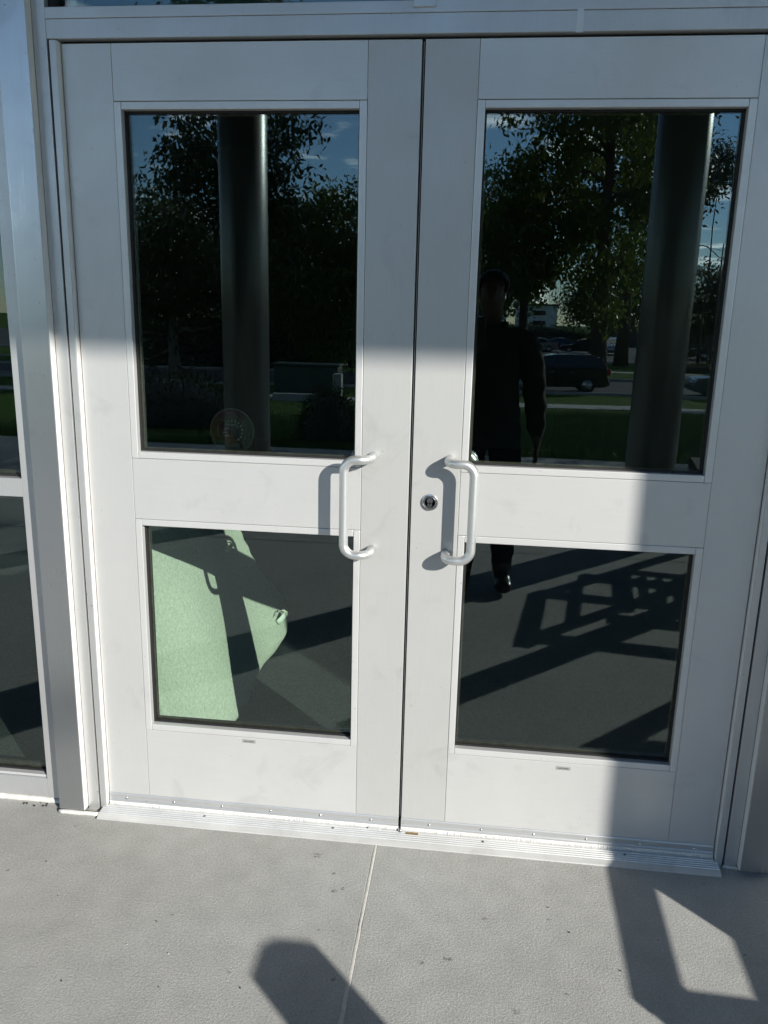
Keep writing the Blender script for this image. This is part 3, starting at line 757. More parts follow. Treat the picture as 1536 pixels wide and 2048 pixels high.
# big invented one: near edge of its wanted shadow at (0.39,-1.46) -> corner shifted back along the sun by the table height
H2 = 0.65
kx, ky = 0.98/0.57, -1.0/0.57
t2 = thing('slatted_shadow_caster', 'invented unseen open-lattice table beyond the right leaf, near the round column', 'shadow_caster', (0.50+kx*H2, -2.20+ky*H2, 0), R(8.6))
for (xa, xb, ya, yb) in ((0.008, 0.092, -0.02, 0.77), (0.235, 0.285, -0.30, 0.36), (0.475, 0.565, -0.55, 0.12), (0.815, 0.90, -0.55, 0.77), (0.625, 0.655, -0.55, -0.10), (0.725, 0.75, -0.55, -0.10)):
    box('slat', xa, xb, ya, yb, H2-0.028, H2, 'lumber', t2, bevel=0.004)
for (xa, xb, ya, yb) in ((0.0, 0.90, 0.655, 0.765), (0.0, 0.90, -0.015, 0.085), (0.40, 0.90, 0.265, 0.375), (0.235, 0.90, -0.42, -0.30), (0.475, 0.90, -0.60, -0.53)):
    box('cross_rail', xa, xb, ya, yb, H2-0.060, H2-0.030, 'lumber', t2, bevel=0.004)
for (x, y) in ((0.005, 0.0), (0.005, 0.675), (0.80, 0.675), (0.80, -0.58)): box('leg', x, x+0.075, y, y+0.075, 0.0, H2-0.061, 'lumber', t2, bevel=0.006)
H1 = 0.65
t1 = slat_shadow_caster((0.583+kx*H1, -0.525+ky*H1, 0), R(-1.5), H1, [0.0, 0.285, 0.57], [0.0, 0.50], 0.088, 0.66, 0.60,
                'invented unseen slatted table right of the doors, nearest the wall', [(0.0, 0.0), (0.27, 0.0), (0.0, 0.51), (0.57, 0.0), (0.57, 0.51)])
HP = 1.03
bo = thing('shadow_post', 'invented unseen bollard beside the slatted tables', 'shadow_post', (-0.222+kx*HP, -0.535+ky*HP, 0))  # invented post, out of view, sized for the long shadow band
bm = bmesh.new(); _h, _c = 0.076, 0.026
_o = [(_h, -_h+_c), (_h, _h-_c), (_h-_c, _h), (-_h+_c, _h), (-_h, _h-_c), (-_h, -_h+_c), (-_h+_c, -_h), (_h-_c, -_h)]
_r0 = [bm.verts.new((x, y, 0.0)) for x, y in _o]; _r1 = [bm.verts.new((x, y, HP)) for x, y in _o]
for k in range(8): bm.faces.new((_r0[k], _r0[(k+1) % 8], _r1[(k+1) % 8], _r1[k]))
bm.faces.new(_r0[::-1]); bm.faces.new(_r1)
finish(bm, 'post', 'dark_metal', bo)
lathe('foot_plate', [(0.12, 0.0), (0.12, 0.012), (0.08, 0.016)], 'dark_metal', bo, n=28)

# ------------------------------------------------------------------ photographer
def make_person():
    p = thing('person', 'person in dark jacket and jeans holding up a phone before the doors', 'person', (0.25, -2.36, 0))
    V, E_, RD = [], [], []
    def add(co, r, par=None):
        V.append((co[0]-0.25, co[1]+2.36, co[2])); RD.append(r if isinstance(r, tuple) else (r, r)); i = len(V)-1
        if par is not None: E_.append((par, i))
        return i
    pel = add((.245, -2.37, .97), (.165, .115))
    sp1 = add((.245, -2.375, 1.12), (.195, .138), pel)
    sp2 = add((.245, -2.385, 1.27), (.205, .14), sp1)
    che = add((.245, -2.39, 1.40), (.162, .112), sp2)
    nk = add((.243, -2.385, 1.485), (.062, .062), che)
    nk2 = add((.240, -2.372, 1.535), (.056, .058), nk)
    h1 = add((.237, -2.352, 1.585), (.062, .074), nk2)
    h2 = add((.235, -2.356, 1.655), (.072, .092), h1)
    h3 = add((.235, -2.366, 1.725), (.062, .080), h2)
    h4 = add((.235, -2.370, 1.765), (.030, .038), h3)
    # hanging right arm
    s = add((.385, -2.385, 1.43), .078, che); s2 = add((.455, -2.385, 1.385), .082, s)
    e = add((.495, -2.395, 1.13), .070, s2); w0 = add((.515, -2.345, .93), .058, e); w = add((.520, -2.335, .885), .030, w0)
    pm = add((.524, -2.322, .835), (.022, .040), w)
    for k, (dy, ln) in enumerate(((.030, .070), (.010, .080), (-.010, .074), (-.028, .058))):
        a = add((.524, -2.322+dy, .790), .0095, pm); b = add((.519, -2.318+dy, .790-ln*.55), .0088, a); add((.508, -2.312+dy, .790-ln), .0075, b)
    a = add((.520, -2.285, .825), .011, pm); b = add((.514, -2.268, .795), .010, a); add((.508, -2.262, .770), .008, b)
    # raised left arm with the phone
    s = add((.105, -2.385, 1.43), .078, che); s2 = add((.048, -2.380, 1.385), .074, s)
    e = add((-.005, -2.345, 1.16), .060, s2); w0 = add((.085, -2.225, 1.275), .046, e); w = add((.115, -2.190, 1.315), .029, w0)
    pm = add((.142, -2.165, 1.365), (.034, .021), w)
    for k, (dz, ln) in enumerate(((.055, .066), (.036, .072), (.017, .068), (-.002, .056))):
        a = add((.180, -2.163, 1.365+dz), .0092, pm); b = add((.206, -2.150, 1.367+dz), .0086, a); add((.212, -2.133, 1.369+dz), .0075, b)
    a = add((.118, -2.160, 1.395), .011, pm); b = add((.113, -2.142, 1.420), .0098, a); add((.122, -2.131, 1.442), .008, b)
    # legs
    for sx, ax, kx_, ay, toe in ((1, .345, .365, -2.300, (.378, -2.125)), (-1, .150, .140, -2.265, (.128, -2.085))):
        hp = add((ax, -2.37, .89), (.118, .112), pel); kn = add((kx_, -2.345 if sx > 0 else -2.31, .50), (.088, .090), hp)
        cf = add((kx_, ay-.03, .30), .078, kn); an = add((kx_, ay-.01, .125), .064, cf)
        he = add((kx_, ay-.005, .055), (.054, .052), an); bl = add((toe[0], toe[1]-.07, .050), (.056, .044), he); add((toe[0], toe[1]-.01, .044), (.046, .036), bl)
        add((kx_, ay-.055, .045), (.036, .036), he)
    me = bpy.data.meshes.new('body'); me.from_pydata(V, E_, [])
    o = bpy.data.objects.new('body', me); COL.objects.link(o)
    sk = o.modifiers.new('skin', 'SKIN'); sk.use_smooth_shade = True; sk.branch_smoothing = 0.4
    if not me.skin_vertices: pass
    lay = me.skin_vertices[0].data
    for i, r in enumerate(RD): lay[i].radius = r; lay[i].use_root = (i == 0)
    sb = o.modifiers.new('sub', 'SUBSURF'); sb.levels = 2; sb.render_levels = 2
    dg = bpy.context.evaluated_depsgraph_get()
    m2 = bpy.data.meshes.new_from_object(o.evaluated_get(dg))
    bpy.data.objects.remove(o)
    m2.name = 'body'; m2.materials.clear()
    b = new_obj('body', m2, ['jacket', 'jeans', 'boot', 'skin'], p)
    for f in m2.polygons:
        c = f.center; x, y, z = c.x+.25, c.y-2.36, c.z
        f.use_smooth = True
        if z > 1.50 and abs(x-.24) < .13: k = 3
        elif z < 0.16: k = 2
        elif x > .47 and z < .895: k = 3
        elif y > -2.198 and z > 1.2: k = 3
        elif z < .90 and x < .47: k = 1
        else: k = 0
        f.material_index = k
    for v in m2.vertices:
        x, y, z = v.co.x+.25, v.co.y-2.36, v.co.z
        if .92 < z < 1.46 and y < -2.2:
            a_ = .0045*math.sin(z*62+x*19+2*math.sin(x*23))+.003*math.sin(z*37-x*41+y*30)
            v.co += v.normal*a_
        elif .15 < z <= .92 and x < .47: v.co += v.normal*(.004*math.sin(z*70+x*12)*(1 if z < .6 else .4))
    # facial relief: nose, brow, ears, mouth as small continuous displacements of the head surface
    for v in m2.vertices:
        x, y, z = v.co.x+.25, v.co.y-2.36, v.co.z
        if z > 1.54 and abs(x-.236) < .12 and y > -2.33:
            dx = x-.236
            v.co.y += .020*math.exp(-(dx/.012)**2-((z-1.635)/.020)**2) - .010*(math.exp(-((abs(dx)-.030)/.014)**2-((z-1.662)/.012)**2)) + .006*math.exp(-(dx/.05)**2-((z-1.685)/.010)**2)+.005*math.exp(-(dx/.022)**2-((z-1.597)/.007)**2)
    for s in (-1, 1):
        bm = bmesh.new(); bmesh.ops.create_uvsphere(bm, u_segments=10, v_segments=8, radius=1)
        for v in bm.verts: v.co = Vector((v.co.x*.010, v.co.y*.018, v.co.z*.030))
        q = finish(bm, 'ear', 'skin', p, smooth=True); q.location = (.235-.25+s*.082, -2.372+2.36, 1.650)
    # short hair cap
    bm = bmesh.new(); bmesh.ops.create_uvsphere(bm, u_segments=28, v_segments=18, radius=1)
    rnd = random.Random(8)
    for v in bm.verts:
        n = 1+rnd.uniform(-.02, .035)
        v.co = Vector((v.co.x*.088*n, v.co.y*.104*n, v.co.z*.075*n))
    bmesh.ops.delete(bm, geom=[v for v in bm.verts if v.co.z < -0.055+0.9*max(0, v.co.y)], context='VERTS')
    q = finish(bm, 'hair', 'hair', p, smooth=True); q.location = (.235-.25, -2.374+2.36, 1.708)
    # shirt collar and cuffs
    bm = bmesh.new(); rows = []
    for k in range(25):
        a = math.pi*2*k/24; open_ = 0.012*math.cos(a-math.pi/2)
        rows.append((bm.verts.new((.074*math.cos(a), .072*math.sin(a), 0)), bm.verts.new((.090*math.cos(a), .088*math.sin(a)+.012*max(0, math.sin(a)), .048-.030*max(0, math.sin(a))))))
    for a, c in zip(rows, rows[1:]): bm.faces.new((a[0], c[0], c[1], a[1]))
    q = finish(bm, 'collar', 'jacket', p, smooth=True); q.location = (.242-.25, -2.383+2.36, 1.462)
    q.modifiers.new('thickness', 'SOLIDIFY').thickness = 0.004
    return p
make_person()
ph = thing('phone', 'dark phone held upright in front of the person', 'phone', (0.166, -2.127, 1.455))
box('case', -0.0375, 0.0375, -0.004, 0.004, -0.075, 0.075, 'phone_black', ph, bevel=0.0035, seg=3)
box('lens_bump', -0.030, 0.002, 0.0042, 0.0056, 0.036, 0.070, 'phone_black', ph, bevel=0.0006)
for q in ((-0.021, 0.060), (-0.021, 0.045)):
    lathe('lens', [(0.006, 0.0058), (0.006, 0.0068), (0.0045, 0.0070)], 'pane_dark', ph, n=16, axis='Y', loc=(q[0], 0, q[1]))

# ------------------------------------------------------------------ trees
def leaf_mesh(name, pos, size, droop, seed, aspect=0.42, spread=1.0):
    rng = np.random.default_rng(seed); n = len(pos)
    d = rng.normal(size=(n, 3)); d[:, 2] -= droop; d /= np.linalg.norm(d, axis=1)[:, None]
    s = rng.normal(size=(n, 3)); s -= (s*d).sum(1)[:, None]*d; s /= np.linalg.norm(s, axis=1)[:, None]
    nn = np.cross(d, s)
    L_ = size*rng.uniform(.6, 1.35, n)[:, None]; Wd = L_*aspect
    v = np.empty((n, 4, 3), np.float32)
    v[:, 0] = pos; v[:, 1] = pos+d*L_*.5+s*Wd*.5+nn*L_*.06; v[:, 2] = pos+d*L_; v[:, 3] = pos+d*L_*.5-s*Wd*.5+nn*L_*.06
    me = bpy.data.meshes.new(name); me.vertices.add(n*4); me.vertices.foreach_set('co', v.reshape(-1))
    me.loops.add(n*4); me.loops.foreach_set('vertex_index', np.arange(n*4, dtype=np.int32))
    me.polygons.add(n); me.polygons.foreach_set('loop_start', np.arange(0, n*4, 4, dtype=np.int32))
    me.update(calc_edges=True); me.validate()
    return me
def tree(name, label, loc, h, r, clear, trunk_r, leaf, nclus, per, lsize, seed, droop=0.5, bark='bark', squash=1.0, group='trees across the lawn', csize=0.6, lean=(0, 0), shell=0.45):
    t = thing(name, label, 'tree', loc, group=group)
    rnd = random.Random(seed); rng = np.random.default_rng(seed)
    top = Vector((lean[0], lean[1], h*0.86))
    pts = []; n = 8
    for k in range(n+1):
        u = k/n; pts.append(Vector((lean[0]*u+rnd.uniform(-.06, .06)*h*.08*(k > 0), lean[1]*u+rnd.uniform(-.06, .06)*h*.08*(k > 0), h*.86*u)))
    tube('trunk', pts, [trunk_r*(1.25 if k == 0 else 1-0.85*k/n) for k in range(n+1)], bark, t, n=12)
    ctr = Vector((lean[0]*.6, lean[1]*.6, (clear+h)/2)); hz = (h-clear)/2*squash
    cl = []
    while len(cl) < nclus:
        q = rng.normal(size=3); q /= np.linalg.norm(q); rad = (shell+(1-shell)*rng.random())**.7
        bumpy = 1+0.22*math.sin(q[0]*5.1+seed)+0.18*math.sin(q[1]*6.3+seed*2)*math.cos(q[2]*4)
        cl.append([ctr.x+q[0]*r*rad*bumpy, ctr.y+q[1]*r*rad*bumpy, ctr.z+q[2]*hz*rad*bumpy])
    cl = np.array(cl)
    for k in range(0, nclus, max(1, nclus//26)):
        e = Vector(cl[k]); u = min(.95, max(clear*.7/(h*.86), (e.z-0.25*(e-Vector((0, 0, e.z))).length)/(h*.86)))
        i = min(n-1, int(u*n)); s = pts[i].lerp(pts[i+1], u*n-i)
        mid = s.lerp(e, .5)+Vector((rnd.uniform(-.3, .3), rnd.uniform(-.3, .3), rnd.uniform(.0, .5)))*r*.12
        br = trunk_r*(.42*(1-u)+.08)
        bm = bmesh.new(); tube_bm(bm, [s, s.lerp(mid, .5)+Vector((0, 0, .06*r)), mid, mid.lerp(e, .5), e], [br, br*.75, br*.5, br*.3, br*.1], 6)
        finish(bm, 'limb', bark, t, smooth=True)
    pos = np.repeat(cl, per, 0)+rng.normal(size=(nclus*per, 3))*np.array([csize, csize, csize*.75])
    me = leaf_mesh('crown', pos, lsize, droop, seed)
    new_obj('crown', me, leaf, t)
    return t
Z0 = -1.45
tree('shade_tree', 'big leafy tree with thick dark trunk reflected behind the parked dark car', (6.7, -43, Z0), 19.5, 4.7, 4.4, 0.52, 'leaf_a', 190, 110, 0.34, 1, droop=1.1, csize=.50, lean=(-.3, 0))
tree('shade_tree', 'leafy tree with thinner trunk reflected behind the photographer', (2.75, -46, Z0), 11.5, 3.6, 3.6, 0.34, 'leaf_a', 100, 110, 0.34, 2, droop=1.1, csize=.48)
tree('pine_tree', 'tall dark pine behind the leafy tree, beside the right column', (10.6, -58, Z0), 22.0, 3.9, 6.5, 0.45, 'leaf_c', 150, 100, 0.36, 3, droop=0.0, csize=.62)
tree('pine_tree', 'round-headed pine against blue sky at far right reflection', (17.0, -62, Z0), 15.6, 1.15, 12.4, 0.12, 'leaf_c', 40, 80, 0.26, 4, droop=0.0, csize=.55)
tree('round_tree', 'dark round tree under the street lamp in the right reflection', (19.2, -66, Z0), 8.0, 3.4, 1.0, 0.25, 'leaf_b', 170, 80, 0.28, 5, csize=.5)
tree('shade_tree', 'broad dark tree filling most of the left door reflection', (-9.3, -31, Z0), 16.5, 2.9, 4.0, 0.5, 'leaf_b', 130, 110, 0.30, 6, droop=.7, csize=.46, shell=.25)
tree('shade_tree', 'weeping dark tree right of the column in the left reflection', (-7.0, -36, Z0), 8.6, 2.6, 1.2, 0.3, 'leaf_a', 170, 100, 0.26, 7, droop=1.4, csize=.45)
tree('conifer', 'small bluish conifer at the right edge of the left reflection', (-7.3, -47, Z0), 9.4, 1.9, 0.6, 0.25, 'leaf_c', 130, 90, 0.24, 8, droop=.2, csize=.45)
tree('shade_tree', 'tree with bare pale branches at the left edge of the left reflection', (-15.2, -38, Z0), 9.0, 3.6, 1.4, 0.30, 'leaf_b', 150, 90, 0.26, 9, bark='bark_pale', csize=.5)
tree('shade_tree', 'leafy lawn tree beyond the right end of the plaza, shading the grass', (19.0, -27.5, -1.2), 10.5, 4.6, 3.2, 0.3, 'leaf_a', 240, 60, 0.28, 10, csize=.55)
tree('shade_tree', 'unseen tree added off to the right to throw long shade over the lawn', (13.2, -24.5, -1.05), 13.0, 3.6, 3.6, 0.3, 'leaf_a', 170, 70, 0.30, 16, csize=.55)  # out-of-view tree added to darken the lawn
tree('shade_tree', 'small unseen tree added off to the right for lawn shade, closest to the plaza', (16.6, -21.5, -0.9), 9.6, 3.2, 2.6, 0.24, 'leaf_a', 150, 70, 0.28, 17, csize=.5)  # another unseen tree, added for shade bands on the grass
tree('shade_tree', 'tree across the street behind the parking lot, left of the pale building', (-1.0, -72, Z0), 15, 6.0, 2.0, 0.4, 'leaf_b', 300, 60, 0.42, 12, csize=.9)
tree('shade_tree', 'tree across the street behind the dark cars, right of the pale building', (20.5, -128, Z0), 12, 6.5, 1.0, 0.4, 'leaf_b', 260, 60, 0.55, 13, csize=1.0)
tree('shade_tree', 'dense dark tree behind the left column reflection', (-13.5, -52, Z0), 10.8, 6.0, 1.0, 0.45, 'leaf_b', 380, 60, 0.34, 14, csize=.75, shell=.15)
tree('shade_tree', 'low dense tree filling the dark background of the left reflection', (-21.5, -56, Z0), 11.5, 6.0, 0.8, 0.4, 'leaf_b', 320, 60, 0.36, 15, csize=.8, shell=.15)

def shrub(name, label, loc, rx, ry, h, leaf, n, lsize, seed, group=None):
    t = thing(name, label, 'shrub', loc, group=group)
    rng = np.random.default_rng(seed)
    q = rng.normal(size=(n, 3)); q /= np.linalg.norm(q, axis=1)[:, None]; q[:, 2] = np.abs(q[:, 2])
    rad = rng.uniform(.75, 1.05, n)[:, None]
    pos = q*rad*np.array([rx, ry, h]); pos += rng.normal(size=pos.shape)*.05*h
    new_obj('foliage', leaf_mesh('foliage', pos, lsize, -.2, seed), leaf, t)
    bm = bmesh.new(); bmesh.ops.create_uvsphere(bm, u_segments=20, v_segments=12, radius=1)
    rnd = random.Random(seed)
    for v in bm.verts:
        k = .84+rnd.uniform(-.05, .05); v.co = Vector((v.co.x*rx*k, v.co.y*ry*k, max(-.05, v.co.z)*h*k))
    finish(bm, 'twigs', 'lumber', t, smooth=True)
    return t
shrub('clipped_shrub', 'low dark domed shrub on the lawn behind the round seal', (-4.45, -9.7, ter(-9.7)), 1.25, .8, .80, 'leaf_b', 5000, 0.06, 21)
shrub('clipped_shrub', 'dark clipped shrub at the right edge of the left reflection', (-1.75, -8.3, ter(-8.3)), .40, .4, .72, 'leaf_b', 2600, 0.05, 22)
shrub('flower_bed', 'strip of yellow flowering shrub beyond the right column', (15.2, -52.5, Z0), 2.6, .8, .55, 'leaf_flower', 3000, 0.12, 23)
for i, (x, y, w, h) in enumerate(((-14, -44.5, 5.5, 3.0), (-4.0, -62.8, 7, 2.6), (30, -110, 16, 3.2), (8, -127, 12, 2.6))):
    shrub('hedge', ['dark hedge across the street in the left reflection', 'hedge along the parking lot behind the left reflection', 'hedge behind the parked cars at far right', 'hedge behind the parked cars below the pale building'][i], (x, y, Z0), w, 1.4, h, 'leaf_b', 9000, 0.26, 30+i)

# ------------------------------------------------------------------ vehicles
def car(label, loc, rz, paint, kind='sedan', group=None, seed=0):
    t = thing('parked_car', label, 'car', loc, rz, group)
    if kind == 'suv':
        Lh, Wd, side, roof = 2.38, 0.94, 0.98, 1.70
        low = [(-2.36,.62),(-2.38,.40),(-2.22,.26),(2.22,.26),(2.36,.42),(2.34,.70),(2.22,.93),(1.25,1.06),(-2.28,1.10)]
        cab = [(-2.28,1.10),(-2.02,1.50),(-1.62,1.65),(-0.6,1.68),(0.05,1.65),(0.5,1.54),(1.36,1.06)]
        wx, wr = (1.42, -1.42), .36
    else:
        Lh, Wd, side, roof = 2.32, 0.90, .86, 1.44
        low = [(-2.30,.58),(-2.32,.38),(-2.16,.22),(2.16,.22),(2.32,.36),(2.30,.60),(2.12,.78),(1.05,.92),(-1.55,.96),(-2.22,.90)]
        cab = [(-1.62,.95),(-1.05,1.36),(-.55,1.44),(.15,1.43),(.45,1.36),(1.12,.91)]
        wx, wr = (1.38, -1.38), .33
    def loft(poly, w_of_z, name, m, par):
        bm = bmesh.new(); ys = [-1, -.9, -.5, 0, .5, .9, 1]; rows = []
        for q in ys:
            sh = {1: .06, .9: .012}.get(abs(q), 0.0)
            row = []
            cx = sum(p[0] for p in poly)/len(poly); cz = sum(p[1] for p in poly)/len(poly)
            for (x, z) in poly:
                row.append(bm.verts.new((x+(cx-x)*sh*.35, q*w_of_z(z), z+(cz-z)*sh*.5)))
            rows.append(row)
        for a, b in zip(rows, rows[1:]):
            for k in range(len(poly)): bm.faces.new((a[k], a[(k+1)%len(poly)], b[(k+1)%len(poly)], b[k]))
        bm.faces.new(rows[0]); bm.faces.new(rows[-1][::-1])
        bmesh.ops.bevel(bm, geom=[e for e in bm.edges if e.is_manifold and e.calc_face_angle(0) > .5], offset=.025, segments=2, affect='EDGES', clamp_overlap=True)
        return edge_split(finish(bm, name, m, par), 40)
    wof = lambda z: Wd-.10*max(0, .55-z)-(.0 if z < side else .22*(z-side)/(roof-side))
    body = loft(low, wof, 'body', 'car_'+paint, t)
    cabn = loft(cab, lambda z: wof(z)-.012, 'cabin', 'car_'+paint, t)
    # side glass, one pane per door
    def pane(poly, sgn, name):
        bm = bmesh.new()
        vs = [bm.verts.new((x, sgn*(wof(z)+.004), z)) for x, z in poly]; v2 = [bm.verts.new((x, sgn*(wof(z)-.014), z)) for x, z in poly]
        bm.faces.new(vs); bm.faces.new(v2[::-1])
        for k in range(len(vs)): bm.faces.new((vs[k], v2[k], v2[(k+1)%len(vs)], vs[(k+1)%len(vs)]))
        finish(bm, name, 'car_glass', cabn)
    zt, zb = (1.55, 1.14) if kind == 'suv' else (1.36, .97)
    if kind == 'suv': ps = [[(-1.95,zb+.03),(-1.78,zt-.06),(-1.05,zt),(-1.05,zb)], [(-.98,zb),(-.98,zt),(-.08,zt),(-.08,zb)], [(0,zb),(0,zt),(.28,zt-.02),(.98,zb)]]
    else: ps = [[(-1.30,zb+.02),(-.86,zt-.04),(-.30,zt),(-.30,zb)], [(-.23,zb),(-.23,zt),(.18,zt),(.88,zb-.01)]]
    for sgn in (-1, 1):
        for q in ps: pane(q, sgn, 'side_window')
    # windscreens
    def screen(p0, p1, name):
        (x0, z0), (x1, z1) = p0, p1; bm = bmesh.new(); off = .012*(1 if x0 > 0 else -1)
        vs = [bm.verts.new(v) for v in ((x0+off, -(wof(z0)-.12), z0+.008), (x0+off, wof(z0)-.12, z0+.008), (x1+off, wof(z1)-.10, z1+.008), (x1+off, -(wof(z1)-.10), z1+.008))]
        bm.faces.new(vs); q = finish(bm, name, 'car_glass', cabn); q.modifiers.new('thickness', 'SOLIDIFY').thickness = .006
    if kind == 'suv': screen((1.26,1.12),(.56,1.505),'windscreen'); screen((-2.24,1.17),(-2.06,1.45),'rear_window')
    else: screen((1.04,.965),(.50,1.34),'windscreen'); screen((-1.53,1.02),(-1.10,1.325),'rear_window')
    for x in wx:
        for sgn in (-1, 1):
            w = lathe('wheel', [(wr*.62, -.10), (wr*.93, -.11), (wr, -.07), (wr, .07), (wr*.93, .11), (wr*.62, .10)], 'tyre', t, n=28, axis='Y'); w.location = (x, sgn*(Wd-.085), wr)
            lathe('rim', [(wr*.66, -.012), (wr*.64, .012), (wr*.58, .0), (wr*.16, .006), (wr*.14, .016), (.01, .018)], 'rim', w, n=20, axis='Y', loc=(0, 0, 0)).location = (0, sgn*.098, 0)
            for k in range(5):
                a = 2*math.pi*k/5; bm = bmesh.new(); box_bm(bm, .04, wr*.60, -.008, .008, -.022, .022)
                s_ = finish(bm, 'spoke', 'rim', w); s_.rotation_euler = (0, a, 0); s_.location = (0, sgn*.108, 0)
    zl = .78 if kind == 'suv' else .66
    for sgn in (-1, 1):
        box('headlight', Lh-.16, Lh-.005, sgn*(Wd-.32), sgn*(Wd-.05), zl-.02, zl+.10, 'head_light', t, bevel=.02, seg=2)
        zt_ = 1.0 if kind == 'suv' else .76
        box('tail_light', -Lh-.012, -Lh+.16, sgn*(Wd-.24), sgn*(Wd-.015), zt_-.20, zt_+.08, 'tail_light', t, bevel=.02, seg=2)
        box('mirror', .80, .98, sgn*(Wd+.0), sgn*(Wd+.17), (1.10 if kind == 'suv' else .95), (1.22 if kind == 'suv' else 1.05), 'car_'+paint, t, bevel=.03, seg=2)
        for x in (-.75, .12): box('door_handle', x-.10, x+.10, sgn*(Wd-.005), sgn*(Wd+.02), (.98 if kind == 'suv' else .84)-.09, (.98 if kind == 'suv' else .84)-.055, 'rim', t, bevel=.006)
        if kind == 'suv':
            tube('roof_rail', [(-1.5, sgn*.62, 1.63), (-1.4, sgn*.62, 1.70), (-.05, sgn*.62, 1.70), (.05, sgn*.62, 1.62)], .016, 'rim', t, 8)
    if kind == 'suv':
        for x in (-1.1, -.25): box('roof_bar', x-.03, x+.03, -.66, .66, 1.707, 1.735, 'rim', t, bevel=.006)
        box('rear_spoiler', -2.16, -1.90, -.60, .60, 1.525, 1.56, 'car_'+paint, t, bevel=.012)
    box('bumper', -Lh-.03, -Lh+.10, -Wd+.10, Wd-.10, .34, .56, 'dark_metal', t, bevel=.03, seg=2)
    box('bumper', Lh-.10, Lh+.02, -Wd+.10, Wd-.10, .30, .50, 'dark_metal', t, bevel=.03, seg=2)
    box('number_plate', -Lh-.040, -Lh-.031, -.20, .20, .62, .74, 'car_white', t)
    return t
zr = Z0-0.012
car('black car with roof bars parked at the kerb beside the photographer reflection', (3.55, -34.2, zr), math.pi, 'black', 'suv')
car('dark low car parked at the kerb beyond the right column', (11.75, -34.3, zr), math.pi, 'grey', 'sedan')
g = 'cars in the far lot'
for i, (x, y, c, k, lb) in enumerate((
        (6.2, -84, 'silver', 'sedan', 'silver car in the far lot, nearest the person in the right reflection'),
        (8.6, -86, 'blue', 'sedan', 'blue car in the far lot next to the silver one'),
        (10.9, -82, 'black', 'sedan', 'black car in the far lot between blue car and trunk'),
        (13.2, -80, 'white', 'suv', 'white tall car in the far lot just left of the thick trunk'),
        (17.6, -74, 'black', 'sedan', 'black car in the far lot right of the thick trunk'),
        (21.6, -72, 'grey', 'suv', 'grey tall car in the far lot beside the right column'))):
    o = car(lb, (x, y, Z0), math.pi*(.5 if k == 'suv' and i == 3 else 1)+.06*i, c, k, group=g)

# ------------------------------------------------------------------ far building, lamp, low wall, box
hb = thing('apartment_building', 'pale three storey building with dark windows beyond the parked cars', 'building', (17.5, -232, -3.2))
box('wall', -6.5, 4.6, -10, 0, 0.0, 9.2, 'house_wall', hb)
box('roof', -7.1, 5.2, -10.6, .6, 9.21, 9.7, 'house_roof', hb, bevel=.1)
for fz in (1.2, 3.9, 6.6):
    for x0, x1 in ((-5.4, -3.9), (-1.9, 1.5)):
        wdw = box('window', x0, x1, -.02, .05, fz, fz+1.25, 'pane_dark', hb)
        box('sill', x0-.1, x1+.1, .055, .2, fz-.12, fz-.02, 'house_wall', wdw)
    box('balcony', -6.4, -5.6, .01, 1.1, fz-.6, fz+.3, 'house_wall', hb)
hb2 = thing('apartment_building', 'pale long building wing left of the thin trunk', 'building', (4.0, -236, -3.2))
box('wall', -5, 4.2, -10, 0, 0.0, 8.4, 'house_wall', hb2)
box('roof', -5.5, 4.7, -10.5, .6, 8.41, 8.9, 'house_roof', hb2, bevel=.1)
for fz in (1.2, 3.9):
    for x0 in (-3.8, 0.6): box('window', x0, x0+2.2, -.02, .05, fz, fz+1.2, 'pane_dark', hb2)
lp = thing('street_lamp', 'tall street lamp with two curved arms against the clouds', 'lamp post', (18.15, -63, Z0))
tube('pole', [(0, 0, 0), (0, 0, 4), (0, 0, 8.6)], [.10, .085, .055], 'dark_metal', lp, 12)
lathe('base', [(.2, 0), (.2, .25), (.12, .35)], 'dark_metal', lp, n=16)
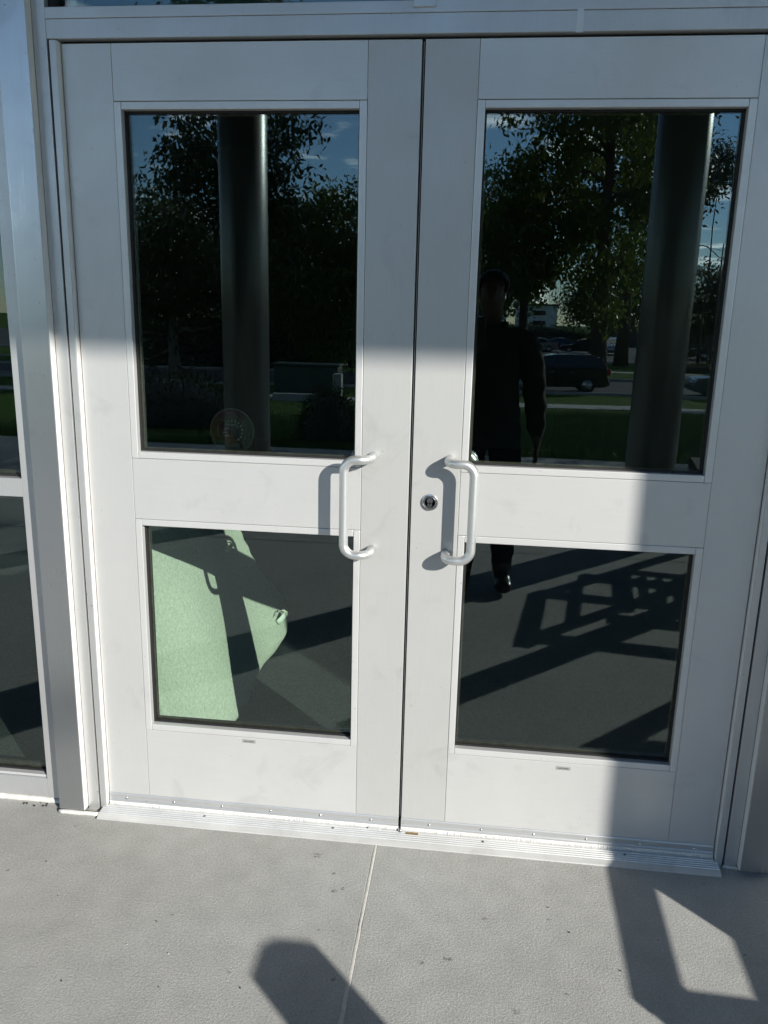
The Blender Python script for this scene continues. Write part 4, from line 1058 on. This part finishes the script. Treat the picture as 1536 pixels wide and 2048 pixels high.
lathe('finial', [(.05, 8.6), (.05, 8.95), (.01, 9.0)], 'dark_metal', lp, n=10)
for s in (-1, 1):
    a = tube('arm', [(0, 0, 7.9)] + [(s*(.25+1.45*u), 0, 8.0+.85*math.sin(u*math.pi*.5)) for u in [k/8 for k in range(9)]], .035, 'dark_metal', lp, 8)
    tube('brace', [(0, 0, 8.45), (s*.7, 0, 8.62), (s*1.3, 0, 8.80)], .02, 'dark_metal', lp, 6)
    box('lamp_head', s*1.65, s*2.15, -.12, .12, 8.76, 8.88, 'dark_metal', lp, bevel=.03, seg=2)
lw = thing('low_wall', 'low pale concrete wall with an end pier beside the sidewalk', 'wall', (-4.3, -19.6, ter(-19.6)))
box('coping', -1.05, 0.62, -.12, .12, .0, .20, 'walk', lw, bevel=.01)
box('pier', .63, .86, -.16, .16, 0.0, .78, 'walk', lw, bevel=.012)
ub = thing('utility_box', 'dark green utility cabinet behind the low concrete wall', 'cabinet', (-4.75, -21.4, ter(-21.4)))
box('cabinet', -.95, .95, -.4, .4, .05, .98, 'box_green', ub, bevel=.03, seg=2)
box('lid', -1.0, 1.0, -.45, .45, .981, 1.05, 'box_green', ub, bevel=.02)
box('plinth', -1.05, 1.05, -.5, .5, -.15, .049, 'walk', ub)
sg = thing('sign_post', 'thin sign post beside the road in the right reflection', 'sign', (12.9, -44.5, Z0))
tube('post', [(0, 0, 0), (0, 0, 2.4)], .035, 'dark_metal', sg, 8)
box('sign_plate', -.3, .3, .04, .06, 1.7, 2.4, 'dark_metal', sg, bevel=.01)

# short blades along the near lawn so its edge is not a razor line
rng = np.random.default_rng(77)
nb = 60000
bx_, by_ = rng.uniform(-7, 6, nb), -7.02-rng.random(nb)**1.6*12
tz = np.where(by_ > -7, 0, -1.45*(-by_-7)/24)
pos = np.stack([bx_, by_, tz-.004], 1)
gm = leaf_mesh('grass_blades', pos, 0.055, -2.2, 78, aspect=.14)
go = new_obj('grass_blades', gm, 'grass_blade'); go['kind'] = 'stuff'; go['label'] = 'short mown grass on the lawn before the plaza'; go['category'] = 'grass'
